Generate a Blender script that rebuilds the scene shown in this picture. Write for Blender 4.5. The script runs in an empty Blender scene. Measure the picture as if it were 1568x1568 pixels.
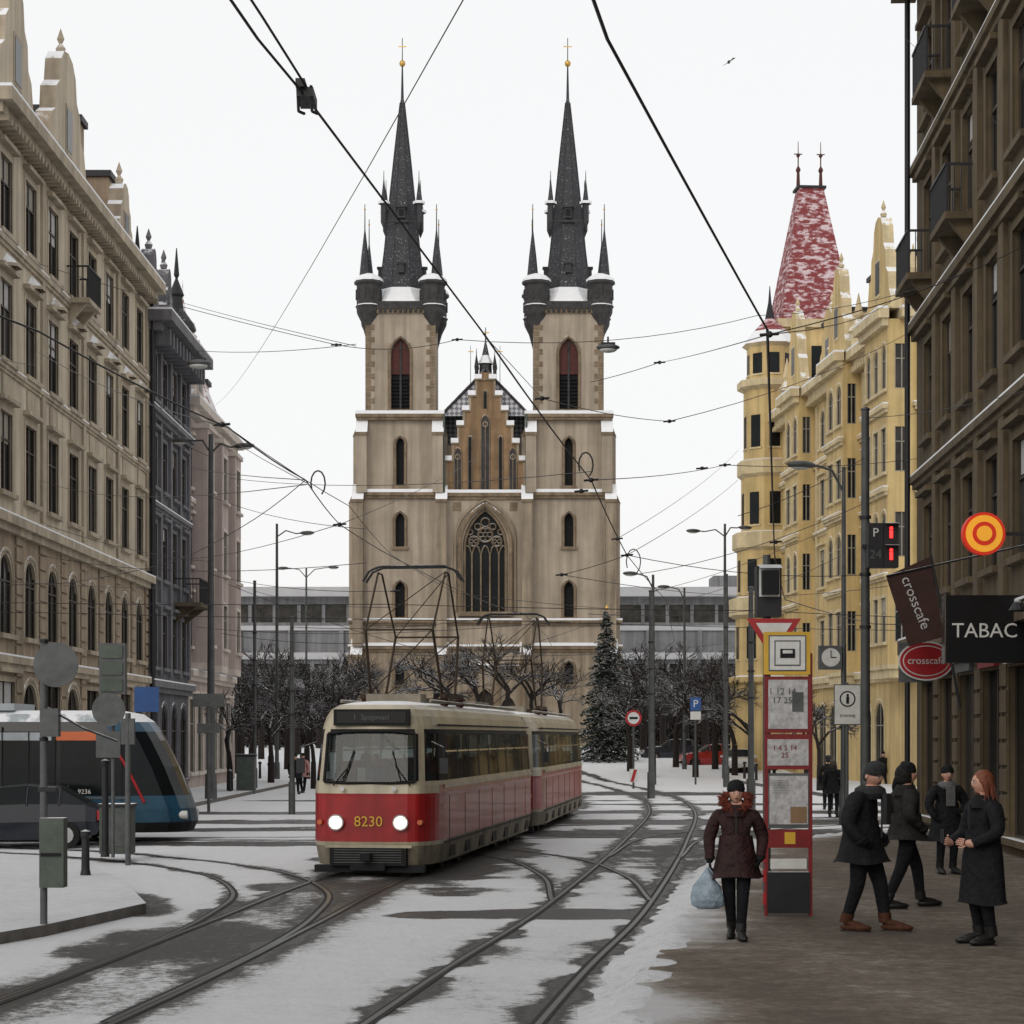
import bpy, bmesh, math, random
import numpy as np
from mathutils import Vector, Matrix
random.seed(7)
F=3100.;H=1127.;EY=2.4;CX=784.
def SX(px,d): return (px-CX)*d/F
def SZ(py,d): return EY+(H-py)*d/F
def GD(py,zg=0.): return (EY-zg)*F/(py-H)
rad=math.radians
scene=bpy.context.scene
# ---------------------------------------------------------------- materials
MATS={}
def nn(nt,t,**k):
    n=nt.nodes.new(t)
    for a,b in k.items(): setattr(n,a,b)
    return n
def M(name,col,rough=.8,metal=0.,var=.25,scale=2.,bump=0.,snow=0.,streak=0.,emit=0.,spec=.4,col2=None,bscale=None,coat=0.,snowlo=.5):
    m=bpy.data.materials.new(name);m.use_nodes=True;nt=m.node_tree;L=nt.links
    b=nt.nodes['Principled BSDF'];b.inputs['Roughness'].default_value=rough;b.inputs['Metallic'].default_value=metal
    b.inputs['Specular IOR Level'].default_value=spec;b.inputs['Coat Weight'].default_value=coat
    tc=nn(nt,'ShaderNodeTexCoord');no=nn(nt,'ShaderNodeTexNoise');no.inputs['Scale'].default_value=scale;no.inputs['Detail'].default_value=8;no.inputs['Roughness'].default_value=.65
    L.new(tc.outputs['Object'],no.inputs['Vector'])
    rp=nn(nt,'ShaderNodeMapRange');rp.inputs[1].default_value=.3;rp.inputs[2].default_value=.7;L.new(no.outputs['Fac'],rp.inputs[0])
    mx=nn(nt,'ShaderNodeMix',data_type='RGBA')
    c1=[c*(1-var) for c in col]; c2=[min(1,c*(1+var*.8)) for c in col] if col2 is None else col2
    mx.inputs[6].default_value=(*c1,1);mx.inputs[7].default_value=(*c2,1);L.new(rp.outputs[0],mx.inputs[0])
    out=mx.outputs[2]
    if streak>0:
        mp=nn(nt,'ShaderNodeMapping');mp.inputs['Scale'].default_value=(1.6,1.6,.09);L.new(tc.outputs['Object'],mp.inputs[0])
        n2=nn(nt,'ShaderNodeTexNoise');n2.inputs['Scale'].default_value=1.4;n2.inputs['Detail'].default_value=5;L.new(mp.outputs[0],n2.inputs['Vector'])
        r2=nn(nt,'ShaderNodeMapRange');r2.inputs[1].default_value=.35;r2.inputs[2].default_value=.62;r2.inputs[3].default_value=1-streak;r2.inputs[4].default_value=1;L.new(n2.outputs['Fac'],r2.inputs[0])
        m2=nn(nt,'ShaderNodeMix',data_type='RGBA',blend_type='MULTIPLY');m2.inputs[0].default_value=1;L.new(out,m2.inputs[6]);L.new(r2.outputs[0],m2.inputs[7]);out=m2.outputs[2]
    if snow>0:
        g=nn(nt,'ShaderNodeNewGeometry');sp=nn(nt,'ShaderNodeSeparateXYZ');L.new(g.outputs['Normal'],sp.inputs[0])
        n3=nn(nt,'ShaderNodeTexNoise');n3.inputs['Scale'].default_value=scale*1.7;n3.inputs['Detail'].default_value=6;L.new(tc.outputs['Object'],n3.inputs['Vector'])
        ad=nn(nt,'ShaderNodeMath',operation='MULTIPLY_ADD');L.new(n3.outputs['Fac'],ad.inputs[0]);ad.inputs[1].default_value=1.3;L.new(sp.outputs['Z'],ad.inputs[2])
        r3=nn(nt,'ShaderNodeMapRange');r3.inputs[1].default_value=snowlo+.65;r3.inputs[2].default_value=snowlo+.85;r3.inputs[4].default_value=snow;L.new(ad.outputs[0],r3.inputs[0])
        m3=nn(nt,'ShaderNodeMix',data_type='RGBA');L.new(r3.outputs[0],m3.inputs[0]);L.new(out,m3.inputs[6]);m3.inputs[7].default_value=(.78,.79,.81,1);out=m3.outputs[2]
    L.new(out,b.inputs['Base Color'])
    if emit>0:
        b.inputs['Emission Color'].default_value=(*col,1);b.inputs['Emission Strength'].default_value=emit
    if bump>0:
        bn=nn(nt,'ShaderNodeTexNoise');bn.inputs['Scale'].default_value=bscale or scale*6;bn.inputs['Detail'].default_value=6;L.new(tc.outputs['Object'],bn.inputs['Vector'])
        bp=nn(nt,'ShaderNodeBump');bp.inputs['Strength'].default_value=bump;bp.inputs['Distance'].default_value=.05;L.new(bn.outputs['Fac'],bp.inputs['Height']);L.new(bp.outputs[0],b.inputs['Normal'])
    MATS[name]=m;return m
M('snow',(.78,.79,.81),.7,var=.06,scale=3,bump=.3)
M('cream',(.50,.43,.325),.85,var=.16,scale=.7,streak=.32,bump=.1)
M('creamtrim',(.42,.355,.265),.85,var=.22,scale=1.5,streak=.35,snow=.95)
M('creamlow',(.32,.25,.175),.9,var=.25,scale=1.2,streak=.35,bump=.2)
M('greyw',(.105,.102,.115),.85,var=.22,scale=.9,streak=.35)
M('greytrim',(.15,.147,.158),.85,var=.2,scale=2,streak=.3,snow=.9)
M('pinkw',(.47,.385,.355),.85,var=.14,scale=.8,streak=.3)
M('pinktrim',(.54,.48,.43),.85,var=.15,scale=2,snow=.9)
M('yelw',(.60,.445,.205),.85,var=.16,scale=.7,streak=.28,bump=.1)
M('yeltrim',(.62,.51,.31),.85,var=.18,scale=2,streak=.25,snow=.95)
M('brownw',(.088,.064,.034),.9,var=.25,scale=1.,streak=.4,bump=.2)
M('browntrim',(.118,.088,.050),.9,var=.25,scale=2,streak=.35,snow=.25)
M('churchw',(.385,.322,.25),.9,var=.2,scale=.35,streak=.3,bump=.2)
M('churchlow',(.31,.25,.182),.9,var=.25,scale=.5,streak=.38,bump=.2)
M('stone',(.215,.16,.105),.9,var=.35,scale=1.6,streak=.3,bump=.3,snow=.95)
M('gablew',(.26,.165,.09),.9,var=.28,scale=.8,streak=.35,snow=.9)
M('darkstone',(.045,.043,.043),.9,var=.45,scale=2,bump=.3,snow=1)
M('louvre',(.075,.022,.018),.8,var=.3,scale=4)
M('dark',(.010,.010,.011),.9,var=.3)
M('slate',(.026,.027,.032),.6,var=.35,scale=6,snow=.7,snowlo=.25,bump=.3)
M('gold',(.55,.35,.1),.35,1.,var=.1)
M('roofsnow',(.66,.66,.69),.8,var=.2,scale=1.5,bump=.3)
M('glass',(.010,.012,.013),.15,var=.6,scale=.35,spec=.14)
M('glass2',(.045,.042,.038),.25,var=.7,scale=.8,spec=.14)
M('wframe',(.25,.23,.19),.6,var=.2)
M('dframe',(.045,.033,.024),.6,var=.2)
M('iron',(.014,.014,.016),.55,.1,var=.3,scale=5,snow=.6,snowlo=.7)
M('pole',(.085,.09,.09),.55,.3,var=.35,scale=2.5,streak=.35)
M('wire',(.008,.008,.009),.5,var=.1)
M('brownpole',(.045,.03,.02),.7,var=.3,scale=3,streak=.3,spec=.2)
M('bark',(.018,.013,.011),.95,var=.4,scale=8,snow=.62,snowlo=.66)
M('needle',(.012,.024,.014),.9,var=.6,scale=2,snow=.42,snowlo=.7)
M('concrete',(.20,.20,.207),.85,var=.2,scale=.4,streak=.3)
M('whiteb',(.42,.42,.43),.7,var=.1,scale=.5)
M('chip',(.42,.41,.40),.85,var=.2,scale=8)
M('kerb',(.12,.11,.10),.85,var=.35,scale=3,bump=.3)
M('rail',(.035,.032,.03),.4,.8,var=.3,scale=4)
M('groove',(.008,.008,.008),.9,var=.2)
M('tred',(.30,.010,.011),.34,var=.25,scale=1.6,streak=.3,coat=.1,spec=.35)
M('tcream',(.42,.37,.265),.4,var=.18,scale=1.5,streak=.35,coat=.1)
M('tskirt',(.21,.18,.13),.7,var=.4,scale=2.5,streak=.5)
M('troof',(.22,.195,.15),.7,var=.35,scale=1.5,snow=.85,snowlo=.5)
M('rubber',(.012,.012,.012),.7,var=.3,spec=.2)
M('chrome',(.5,.5,.5),.2,1.,var=.1)
M('blackp',(.008,.008,.009),.3,var=.2,spec=.3)
M('tglass',(.006,.008,.009),.12,var=.3,spec=.2)
M('tblue',(.010,.065,.115),.35,var=.25,scale=2,streak=.3,coat=.1)
M('tgrey',(.30,.33,.35),.5,var=.15,scale=2,snow=.8)
M('orange',(.50,.12,.04),.5,var=.2)
M('head',(1.,.80,.45),.3,emit=7.,var=0)
M('redlamp',(1.,.02,.02),.3,emit=4.,var=0)
M('yellow',(.55,.33,.03),.5,var=.15)
M('signred',(.33,.013,.018),.45,var=.2,scale=4)
M('stopred',(.20,.011,.013),.5,var=.3,scale=5,streak=.2)
M('signwhite',(.55,.55,.53),.5,var=.14,scale=6)
M('paper',(.36,.35,.35),.6,var=.35,scale=14,col2=(.52,.52,.52))
M('signblue',(.02,.08,.26),.45,var=.15)
M('signgrey',(.085,.09,.09),.6,.2,var=.3,scale=5)
M('boxgreen',(.07,.085,.07),.7,var=.3,scale=4)
M('brownflag',(.035,.014,.011),.8,var=.3,scale=5)
M('litred',(.65,.03,.01),.5,emit=.2,var=.1);M('lityel',(.9,.40,.03),.5,emit=.3,var=.1)
M('skin',(.46,.25,.18),.5,var=.1,scale=12)
M('hairred',(.15,.04,.016),.6,var=.4,scale=30)
M('coatblack',(.008,.008,.010),.8,var=.5,scale=7,bump=.8,bscale=14,spec=.2)
M('coatmaroon',(.022,.007,.007),.65,var=.5,scale=6,bump=.9,bscale=13,spec=.25)
M('coatgrey',(.015,.014,.014),.8,var=.5,scale=7,bump=.8,bscale=14,spec=.2)
M('pants',(.007,.007,.009),.85,var=.4,scale=6,bump=.6,bscale=16,spec=.2)
M('bootbrown',(.060,.022,.011),.7,var=.4,scale=14,spec=.2)
M('bootblack',(.008,.008,.008),.5,var=.3,scale=10)
M('fur',(.22,.045,.024),.95,var=.6,scale=40,bump=1.,bscale=80)
M('scarf',(.10,.10,.10),.9,var=.5,scale=30)
M('hatgrey',(.022,.024,.025),.9,var=.4,scale=30,bump=.4)
M('bagplastic',(.21,.27,.32),.3,var=.35,scale=9,bump=.8,bscale=12,spec=.5)
M('pinkbag',(.35,.18,.17),.6,var=.2)
M('carred',(.30,.01,.012),.25,var=.1,coat=.7);M('cardark',(.012,.014,.022),.25,var=.1,coat=.3);M('carwhite',(.5,.5,.5),.25,var=.1,coat=.7,snow=.8)
M('lampglass',(.5,.5,.48),.3,var=.1)
g=bpy.data.materials.new('tramglass');g.use_nodes=True;nt=g.node_tree;b=nt.nodes['Principled BSDF']
b.inputs['Base Color'].default_value=(.02,.025,.025,1);b.inputs['Roughness'].default_value=.04
tr=nn(nt,'ShaderNodeBsdfTransparent');tr.inputs[0].default_value=(.55,.61,.59,1);mx=nn(nt,'ShaderNodeMixShader');mx.inputs[0].default_value=.55
nt.links.new(b.outputs[0],mx.inputs[1]);nt.links.new(tr.outputs[0],mx.inputs[2]);nt.links.new(mx.outputs[0],nt.nodes['Material Output'].inputs[0]);MATS['tramglass']=g
def special_roof(name,c1,c2,sc,lo,hi):
    m=bpy.data.materials.new(name);m.use_nodes=True;nt=m.node_tree;L=nt.links;b=nt.nodes['Principled BSDF'];b.inputs['Roughness'].default_value=.8
    tc=nn(nt,'ShaderNodeTexCoord');mp=nn(nt,'ShaderNodeMapping');mp.inputs['Scale'].default_value=sc;L.new(tc.outputs['Object'],mp.inputs[0])
    n=nn(nt,'ShaderNodeTexNoise');n.inputs['Scale'].default_value=1;n.inputs['Detail'].default_value=5;n.inputs['Roughness'].default_value=.7;L.new(mp.outputs[0],n.inputs['Vector'])
    r=nn(nt,'ShaderNodeMapRange');r.inputs[1].default_value=lo;r.inputs[2].default_value=hi;L.new(n.outputs['Fac'],r.inputs[0])
    mx=nn(nt,'ShaderNodeMix',data_type='RGBA');mx.inputs[6].default_value=(*c1,1);mx.inputs[7].default_value=(*c2,1);L.new(r.outputs[0],mx.inputs[0]);L.new(mx.outputs[2],b.inputs['Base Color']);MATS[name]=m
special_roof('redroof',(.20,.032,.034),(.58,.46,.48),(1.7,1.7,4.6),.49,.59)
special_roof('pinkroof',(.22,.09,.08),(.72,.70,.71),(1,1,3),.42,.52)
m=bpy.data.materials.new('diaroof');m.use_nodes=True;nt=m.node_tree;L=nt.links;b=nt.nodes['Principled BSDF'];b.inputs['Roughness'].default_value=.8
tc=nn(nt,'ShaderNodeTexCoord');mp=nn(nt,'ShaderNodeMapping');mp.inputs['Rotation'].default_value=(0,rad(45),0);L.new(tc.outputs['Object'],mp.inputs[0])
ck=nn(nt,'ShaderNodeTexChecker');ck.inputs['Scale'].default_value=3.6;ck.inputs[1].default_value=(.50,.51,.53,1);ck.inputs[2].default_value=(.17,.17,.20,1)
L.new(mp.outputs[0],ck.inputs[0]);L.new(ck.outputs[0],b.inputs['Base Color']);MATS['diaroof']=m
# ---------------------------------------------------------------- mesh builder
class MB:
    def __init__(s): s.v=[];s.f=[];s.mi=[];s.sm=[];s.ml=[];s.T=Matrix.Identity(4)
    def add(s,vs,fs,mat,smooth=False):
        o=len(s.v);T=s.T
        for p in vs: s.v.append(tuple(T@Vector(p)))
        mats=[mat]*len(fs) if isinstance(mat,str) else mat
        for f,mm in zip(fs,mats):
            if mm not in s.ml: s.ml.append(mm)
            s.f.append([i+o for i in f]);s.mi.append(s.ml.index(mm));s.sm.append(smooth)
    def box(s,x0,x1,y0,y1,z0,z1,mat,top=None):
        vs=[(x0,y0,z0),(x1,y0,z0),(x1,y1,z0),(x0,y1,z0),(x0,y0,z1),(x1,y0,z1),(x1,y1,z1),(x0,y1,z1)]
        fs=[(0,3,2,1),(4,5,6,7),(0,1,5,4),(1,2,6,5),(2,3,7,6),(3,0,4,7)]
        s.add(vs,fs,[mat,top or mat,mat,mat,mat,mat])
    def cb(s,c,d,mat,top=None): s.box(c[0]-d[0]/2,c[0]+d[0]/2,c[1]-d[1]/2,c[1]+d[1]/2,c[2]-d[2]/2,c[2]+d[2]/2,mat,top)
    def quad(s,a,b,c,d,mat): s.add([a,b,c,d],[(0,1,2,3)],mat)
    def cyl(s,p0,p1,r0,r1,n,mat,cap=True,smooth=True):
        p0=Vector(p0);p1=Vector(p1);d=p1-p0
        if d.length<1e-6: return
        q=d.to_track_quat('Z','Y');vs=[]
        for p,r in((p0,r0),(p1,r1)):
            for i in range(n):
                a=2*math.pi*i/n;vs.append(p+q@Vector((r*math.cos(a),r*math.sin(a),0)))
        fs=[(i,(i+1)%n,n+(i+1)%n,n+i) for i in range(n)]
        s.add(vs,fs,mat,smooth)
        if cap: s.add(vs,[tuple(range(n-1,-1,-1)),tuple(range(n,2*n))],mat)
    def lathe(s,c,prof,n,mat,rot=0.,smooth=False):
        vs=[]
        for r,z in prof:
            for i in range(n):
                a=2*math.pi*i/n+rot;vs.append((c[0]+r*math.cos(a),c[1]+r*math.sin(a),c[2]+z))
        for k in range(len(prof)-1):
            mm=mat[k] if isinstance(mat,(list,tuple)) else mat
            s.add([vs[k*n+i] for i in range(n)]+[vs[(k+1)*n+i] for i in range(n)],[(i,(i+1)%n,n+(i+1)%n,n+i) for i in range(n)],mm,smooth)
    def prism(s,poly,z0,z1,mat,top=None):
        n=len(poly);vs=[(x,y,z0) for x,y in poly]+[(x,y,z1) for x,y in poly]
        s.add(vs,[(i,(i+1)%n,n+(i+1)%n,n+i) for i in range(n)]+[tuple(range(n,2*n))],[mat]*n+[top or mat])
    def extr(s,poly,y0,y1,mat,edge=None):
        n=len(poly);vs=[(x,y0,z) for x,z in poly]+[(x,y1,z) for x,z in poly]
        s.add(vs,[tuple(range(n)),tuple(range(2*n-1,n-1,-1))]+[(i,n+i,n+(i+1)%n,(i+1)%n) for i in range(n)],[mat,mat]+[edge or mat]*n)
    def tube(s,pts,r,mat,n=5,taper=None):
        pts=[Vector(p) for p in pts]
        for i in range(len(pts)-1):
            ra=r if taper is None else r+(taper-r)*i/(len(pts)-1);rb=r if taper is None else r+(taper-r)*(i+1)/(len(pts)-1)
            s.cyl(pts[i],pts[i+1],ra,rb,n,mat,cap=(i in(0,len(pts)-2)))
    def ell(s,c,r,mat,n=12,m=8,smooth=True,fn=None):
        vs=[];fs=[]
        for j in range(m+1):
            t=math.pi*j/m
            for i in range(n):
                a=2*math.pi*i/n;p=Vector((math.sin(t)*math.cos(a),math.sin(t)*math.sin(a),math.cos(t)))
                if fn: p=fn(p)
                vs.append((c[0]+p.x*r[0],c[1]+p.y*r[1],c[2]+p.z*r[2]))
        for j in range(m):
            for i in range(n): fs.append((j*n+i,(j+1)*n+i,(j+1)*n+(i+1)%n,j*n+(i+1)%n))
        s.add(vs,fs,mat,smooth)
    def disc(s,c,r,th,mat,n=24):
        c=Vector(c);s.cyl(c,c+Vector((0,th,0)),r,r,n,mat,smooth=False)
    def text(s,txt,size,Mx,mat,ext=.004):
        cu=bpy.data.curves.new('t','FONT');cu.body=txt;cu.size=size;cu.extrude=ext;cu.align_x='CENTER';cu.align_y='CENTER';cu.resolution_u=3
        o=bpy.data.objects.new('t',cu);scene.collection.objects.link(o)
        dg=bpy.context.evaluated_depsgraph_get();me=bpy.data.meshes.new_from_object(o.evaluated_get(dg))
        T=s.T;s.T=T@Mx
        s.add([v.co.copy() for v in me.vertices],[tuple(p.vertices) for p in me.polygons],mat);s.T=T
        bpy.data.objects.remove(o);bpy.data.curves.remove(cu)
    def build(s,name,loc=(0,0,0),rz=0.,bevel=0.):
        me=bpy.data.meshes.new(name);me.from_pydata(s.v,[],s.f)
        for mm in s.ml: me.materials.append(MATS[mm])
        me.polygons.foreach_set('material_index',s.mi);me.polygons.foreach_set('use_smooth',s.sm);me.update()
        o=bpy.data.objects.new(name,me);scene.collection.objects.link(o);o.location=loc;o.rotation_euler=(0,0,rz)
        if bevel>0:
            bv=o.modifiers.new('b','BEVEL');bv.width=bevel;bv.segments=2;bv.limit_method='ANGLE'
        return o
FACE=Matrix.Rotation(rad(90),4,'X')
def Tr(x,y,z): return Matrix.Translation((x,y,z))
# ---------------------------------------------------------------- facades
def archpts(ul,ur,zb,ah,kind,n=8):
    w=ur-ul;out=[]
    for i in range(n+1):
        t=i/n
        if kind==1: a=math.pi/2*t;x=ul+(w/2)*(1-math.cos(a));z=zb-ah+ah*math.sin(a)
        else:
            a=rad(62)*t;x=ul+(w/2)*(1-math.cos(a))/(1-math.cos(rad(62)));z=zb-ah+ah*math.sin(a)/math.sin(rad(62))
        out.append((x,z))
    return out
def facade(mb,u0,u1,z0,z1,ops,wall,frame='wframe',depth=.09,surr=None,sill=None,glass='glass',lowz=None,low=None,hood=0):
    us=sorted(set([round(u0,3),round(u1,3)]+[round(o[0]-o[1]/2,3) for o in ops]+[round(o[0]+o[1]/2,3) for o in ops]))
    zl=[round(z0,3),round(z1,3)]
    if lowz: zl.append(lowz)
    zs=sorted(set(zl+[round(o[2],3) for o in ops]+[round(o[3],3) for o in ops]))
    us=[u for u in us if u0-1e-3<=u<=u1+1e-3]
    for i in range(len(us)-1):
        for j in range(len(zs)-1):
            uc=(us[i]+us[i+1])/2;zc=(zs[j]+zs[j+1])/2
            if any(abs(uc-o[0])<o[1]/2 and o[2]<zc<o[3] for o in ops): continue
            mb.quad((us[i],0,zs[j]),(us[i+1],0,zs[j]),(us[i+1],0,zs[j+1]),(us[i],0,zs[j+1]),low if (lowz and zc<lowz) else wall)
    for o in ops:
        uc,w,za,zb=o[:4];k=o[4] if len(o)>4 else 0;a=uc-w/2;b=uc+w/2;D=depth
        w2=surr or wall
        mb.quad((a,0,za),(a,0,zb),(a,D,zb),(a,D,za),w2);mb.quad((b,0,za),(b,D,za),(b,D,zb),(b,0,zb),w2)
        mb.quad((a,0,za),(a,D,za),(b,D,za),(b,0,za),w2);mb.quad((a,0,zb),(b,0,zb),(b,D,zb),(a,D,zb),w2)
        gl=glass if random.random()<.8 else ('glass2' if glass=='glass' else glass)
        mb.quad((a,D,za),(b,D,za),(b,D,zb),(a,D,zb),gl)
        if glass=='glass' and w<2 and frame and random.random()<.22 and not k:
            cz=za+(zb-za)*random.uniform(.5,.8);mb.quad((a+.06,D-.006,cz),(b-.06,D-.006,cz),(b-.06,D-.006,zb-.02),(a+.06,D-.006,zb-.02),random.choice(['wframe','glass2','chip']))
        if k:
            ah=w/2 if k==1 else w*.9
            for sgn in(0,1):
                P=archpts(a,b,zb,ah,k)
                if sgn: P=[(a+b-x,z) for x,z in P]
                cx=a if not sgn else b
                vs=[(cx,0,zb)]+[(x,0,z) for x,z in P];mb.add(vs,[(0,i+1,i+2) for i in range(len(P)-1)],wall)
                mb.add([(x,0,z) for x,z in P]+[(x,D,z) for x,z in P],[(i,i+1,len(P)+i+1,len(P)+i) for i in range(len(P)-1)],w2)
            if surr and k==1:
                P=archpts(a-.12,b+.12,zb+.14,ah+.1,1);P=P+[(a+b-x,z) for x,z in P[::-1]];mb.tube([(a-.12,.03,za)]+[(x,.03,z) for x,z in P]+[(b+.12,.03,za)],.08,surr,5)
        if frame:
            t=.05;y=D-.04
            mb.box(a,a+t,y,D-.003,za,zb,frame);mb.box(b-t,b,y,D-.003,za,zb,frame)
            mb.box(a+t,b-t,y,D-.003,za,za+t,frame);mb.box(uc-t*.6,uc+t*.6,y,D-.003,za+t,zb-.01,frame)
            if w<2: mb.box(a+t,b-t,y-.004,D-.006,za+(zb-za)*.66,za+(zb-za)*.66+t,frame)
        if surr and not k:
            t=.15;mb.box(a-t,a,-.025,.02,za,zb+t,surr);mb.box(b,b+t,-.025,.02,za,zb+t,surr);mb.box(a,b,-.027,.02,zb,zb+t,surr)
            if hood: mb.box(a-t-.08,b+t+.08,-.2,.0,zb+t+.1,zb+t+.22,surr,'snow')
        if sill: mb.box(a-.2,b+.2,-.15,.02,za-.13,za,sill,'snow')
def ledge(mb,u0,u1,z,h,p,mat,snow=.05,y1=0.):
    mb.box(u0-p*.5,u1+p*.5,-p,y1,z,z+h,mat);mb.box(u0-p*.25,u1+p*.25,-p*.55,y1,z-h*.8,z,mat)
    if snow: mb.box(u0-p*.5,u1+p*.5,-p+.01,y1,z+h,z+h+snow,'snow')
def at(mb,Mx):
    class C:
        def __enter__(c): c.o=mb.T.copy();mb.T=mb.T@Mx
        def __exit__(c,*a): mb.T=c.o
    return C()
def mansard(mb,u0,u1,y0,D,z0,z1,ins,mat,top='roofsnow'):
    a=[(u0,y0,z0),(u1,y0,z0),(u1,y0+D,z0),(u0,y0+D,z0)];b=[(u0+.3,y0+ins,z1),(u1-.3,y0+ins,z1),(u1-.3,y0+D-ins,z1),(u0+.3,y0+D-ins,z1)]
    mb.add(a+b,[(0,1,5,4),(1,2,6,5),(2,3,7,6),(3,0,4,7),(4,5,6,7)],[mat]*4+[top])
def chimney(mb,u,y,z0,z1,w=.8,mat='creamlow'):
    mb.box(u-w/2,u+w/2,y,y+w,z0,z1,mat);mb.box(u-w/2-.12,u+w/2+.12,y-.12,y+w+.12,z1,z1+.22,'iron','snow')
def gable(mb,uc,w,z0,h,mat,trim,y0=-.06,th=.5,win=True):
    P=[(-.5,0),(.5,0),(.5,.12),(.43,.2),(.38,.38),(.30,.44),(.28,.62),(.2,.7),(.17,.88),(.1,.97),(0,1.)]
    P=P+[(-x,z) for x,z in P[-2:1:-1]]
    mb.extr([(uc+x*w,z0+z*h) for x,z in P],y0,y0+th,mat,trim)
    mb.extr([(uc+x*w*1.05,z0+z*h) for x,z in [(-.5,0),(.5,0),(.5,.03),(-.5,.03)]],y0-.15,y0,trim)
    if win:
        mb.box(uc-.45,uc+.45,y0-.03,y0+.01,z0+h*.2,z0+h*.58,trim);mb.box(uc-.35,uc+.35,y0-.045,y0-.02,z0+h*.23,z0+h*.55,'glass')
    mb.lathe((uc,y0+th/2,z0+h),[(.12,0),(.16,.15),(.05,.3),(.12,.45),(.0,.8)],8,trim)
def balcony(mb,uc,w,z,p,mat='iron',slab='browntrim'):
    mb.box(uc-w/2,uc+w/2,-p,0,z-.15,z,slab,'snow')
    for k in(-.35,.35): mb.add([(uc+w*k-.08,0,z-.15),(uc+w*k+.08,0,z-.15),(uc+w*k+.08,-p*.8,z-.15),(uc+w*k-.08,-p*.8,z-.15),(uc+w*k-.08,0,z-.8),(uc+w*k+.08,0,z-.8)],[(0,4,5,1),(4,3,2,5),(0,3,4),(1,5,2)],slab)
    n=int(w/.13)
    for i in range(n+1):
        x=uc-w/2+w*i/n;mb.box(x-.012,x+.012,-p+.02,-p+.045,z,z+.95,mat)
    for i in range(int(p/.14)):
        for x in(uc-w/2+.01,uc+w/2-.03): mb.box(x,x+.02,-p+.05+i*.14,-p+.07+i*.14,z,z+.95,mat)
    mb.box(uc-w/2,uc+w/2,-p,-p+.06,z+.95,z+1.0,mat,'snow');mb.box(uc-w/2,uc-w/2+.05,-p+.06,0,z+.95,z+1.,mat);mb.box(uc+w/2-.05,uc+w/2,-p+.06,0,z+.95,z+1.,mat)
# ===== left cream house
mb=MB();Lh=23.2;cols=[1.6+2.85*i for i in range(8)]
ops=[]
for i,u in enumerate(cols):
    for za,zb in((16.2,18.3),(12.7,14.9),(9.1,11.3)): ops.append((u,1.3,za,zb))
    ops.append((u,1.4,5.2,7.4,1));ops.append((u,1.9,.9,3.9,1 if i%2 else 0))
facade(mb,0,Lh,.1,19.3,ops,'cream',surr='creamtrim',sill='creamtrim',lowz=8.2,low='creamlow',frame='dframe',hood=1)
for u in [0.15]+[(cols[i]+cols[i+1])/2 for i in range(7)]+[Lh-.25]:
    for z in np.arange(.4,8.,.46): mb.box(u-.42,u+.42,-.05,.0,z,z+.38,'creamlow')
for u in [(cols[i]+cols[i+1])/2 for i in (1,3,5)]+[.25,Lh-.25]: mb.box(u-.22,u+.22,-.08,0,8.7,18.8,'creamtrim')
for u in cols: mb.box(u-.5,u+.5,-.04,0,11.75,12.3,'creamtrim');mb.lathe((u,-.02,15.25),[(0,.45),(.4,.1),(.45,0)],6,'creamtrim')
ledge(mb,0,Lh,8.2,.25,.3,'creamtrim');ledge(mb,0,Lh,4.4,.2,.2,'creamtrim');ledge(mb,0,Lh,12.45,.12,.1,'creamtrim');ledge(mb,0,Lh,15.9,.14,.12,'creamtrim')
ledge(mb,0,Lh,19.3,.35,.65,'creamtrim',.08)
for i in range(58): mb.box(i*.4+.05,i*.4+.2,-.45,0,18.85,19.02,'creamtrim')
mb.quad((0,0,.1),(0,0,19.6),(0,13,19.6),(0,13,.1),'cream');mb.quad((Lh,0,.1),(Lh,13,.1),(Lh,13,19.6),(Lh,0,19.6),'cream')
mansard(mb,0,Lh,.1,13,19.65,22.6,2.2,'redroof')
gable(mb,9.2,6.,19.7,4.0,'cream','creamtrim');gable(mb,18.6,3.2,19.7,2.5,'cream','creamtrim');gable(mb,2.6,4.5,19.7,3.9,'cream','creamtrim')
for u,z in((6.3,24.2),(12.6,22.8),(15.6,23.4),(20.6,22.9),(22.7,22.4)): chimney(mb,u,.9,20,z)
balcony(mb,cols[3],1.9,16.1,.7,slab='creamtrim')
mb.cyl((Lh-.1,-.2,.2),(Lh-.1,-.2,19.2),.07,.07,8,'iron')
mb.build('cream_apartment_house',(-13.9,54,0),rad(90))
# ===== grey house
mb=MB();Lh=9.6;cols=[1.3+2.33*i for i in range(4)];ops=[]
for i,u in enumerate(cols):
    for za,zb in((15.5,17.3),(12.1,14.1),(8.6,10.7),(5.1,7.2)): ops.append((u,1.1,za,zb,0))
    ops.append((u,1.5,.6,3.6,1))
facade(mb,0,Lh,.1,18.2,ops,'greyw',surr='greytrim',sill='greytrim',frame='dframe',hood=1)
ledge(mb,0,Lh,18.2,.4,1.0,'greytrim',.08);ledge(mb,0,Lh,14.9,.2,.3,'greytrim');ledge(mb,0,Lh,4.3,.25,.3,'greytrim');ledge(mb,0,Lh,11.3,.15,.2,'greytrim')
for i in range(5): mb.box(-.1+i*2.33,.3+i*2.33,-.12,0,4.8,18,'greytrim')
for i in range(12): mb.box(.3+i*.78,.55+i*.78,-.8,0,17.4,18.0,'greytrim')
mb.quad((Lh,0,.1),(Lh,12,.1),(Lh,12,18.6),(Lh,0,18.6),'greyw');mansard(mb,0,Lh,.1,12,18.65,21.2,1.6,'pinkroof')
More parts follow.
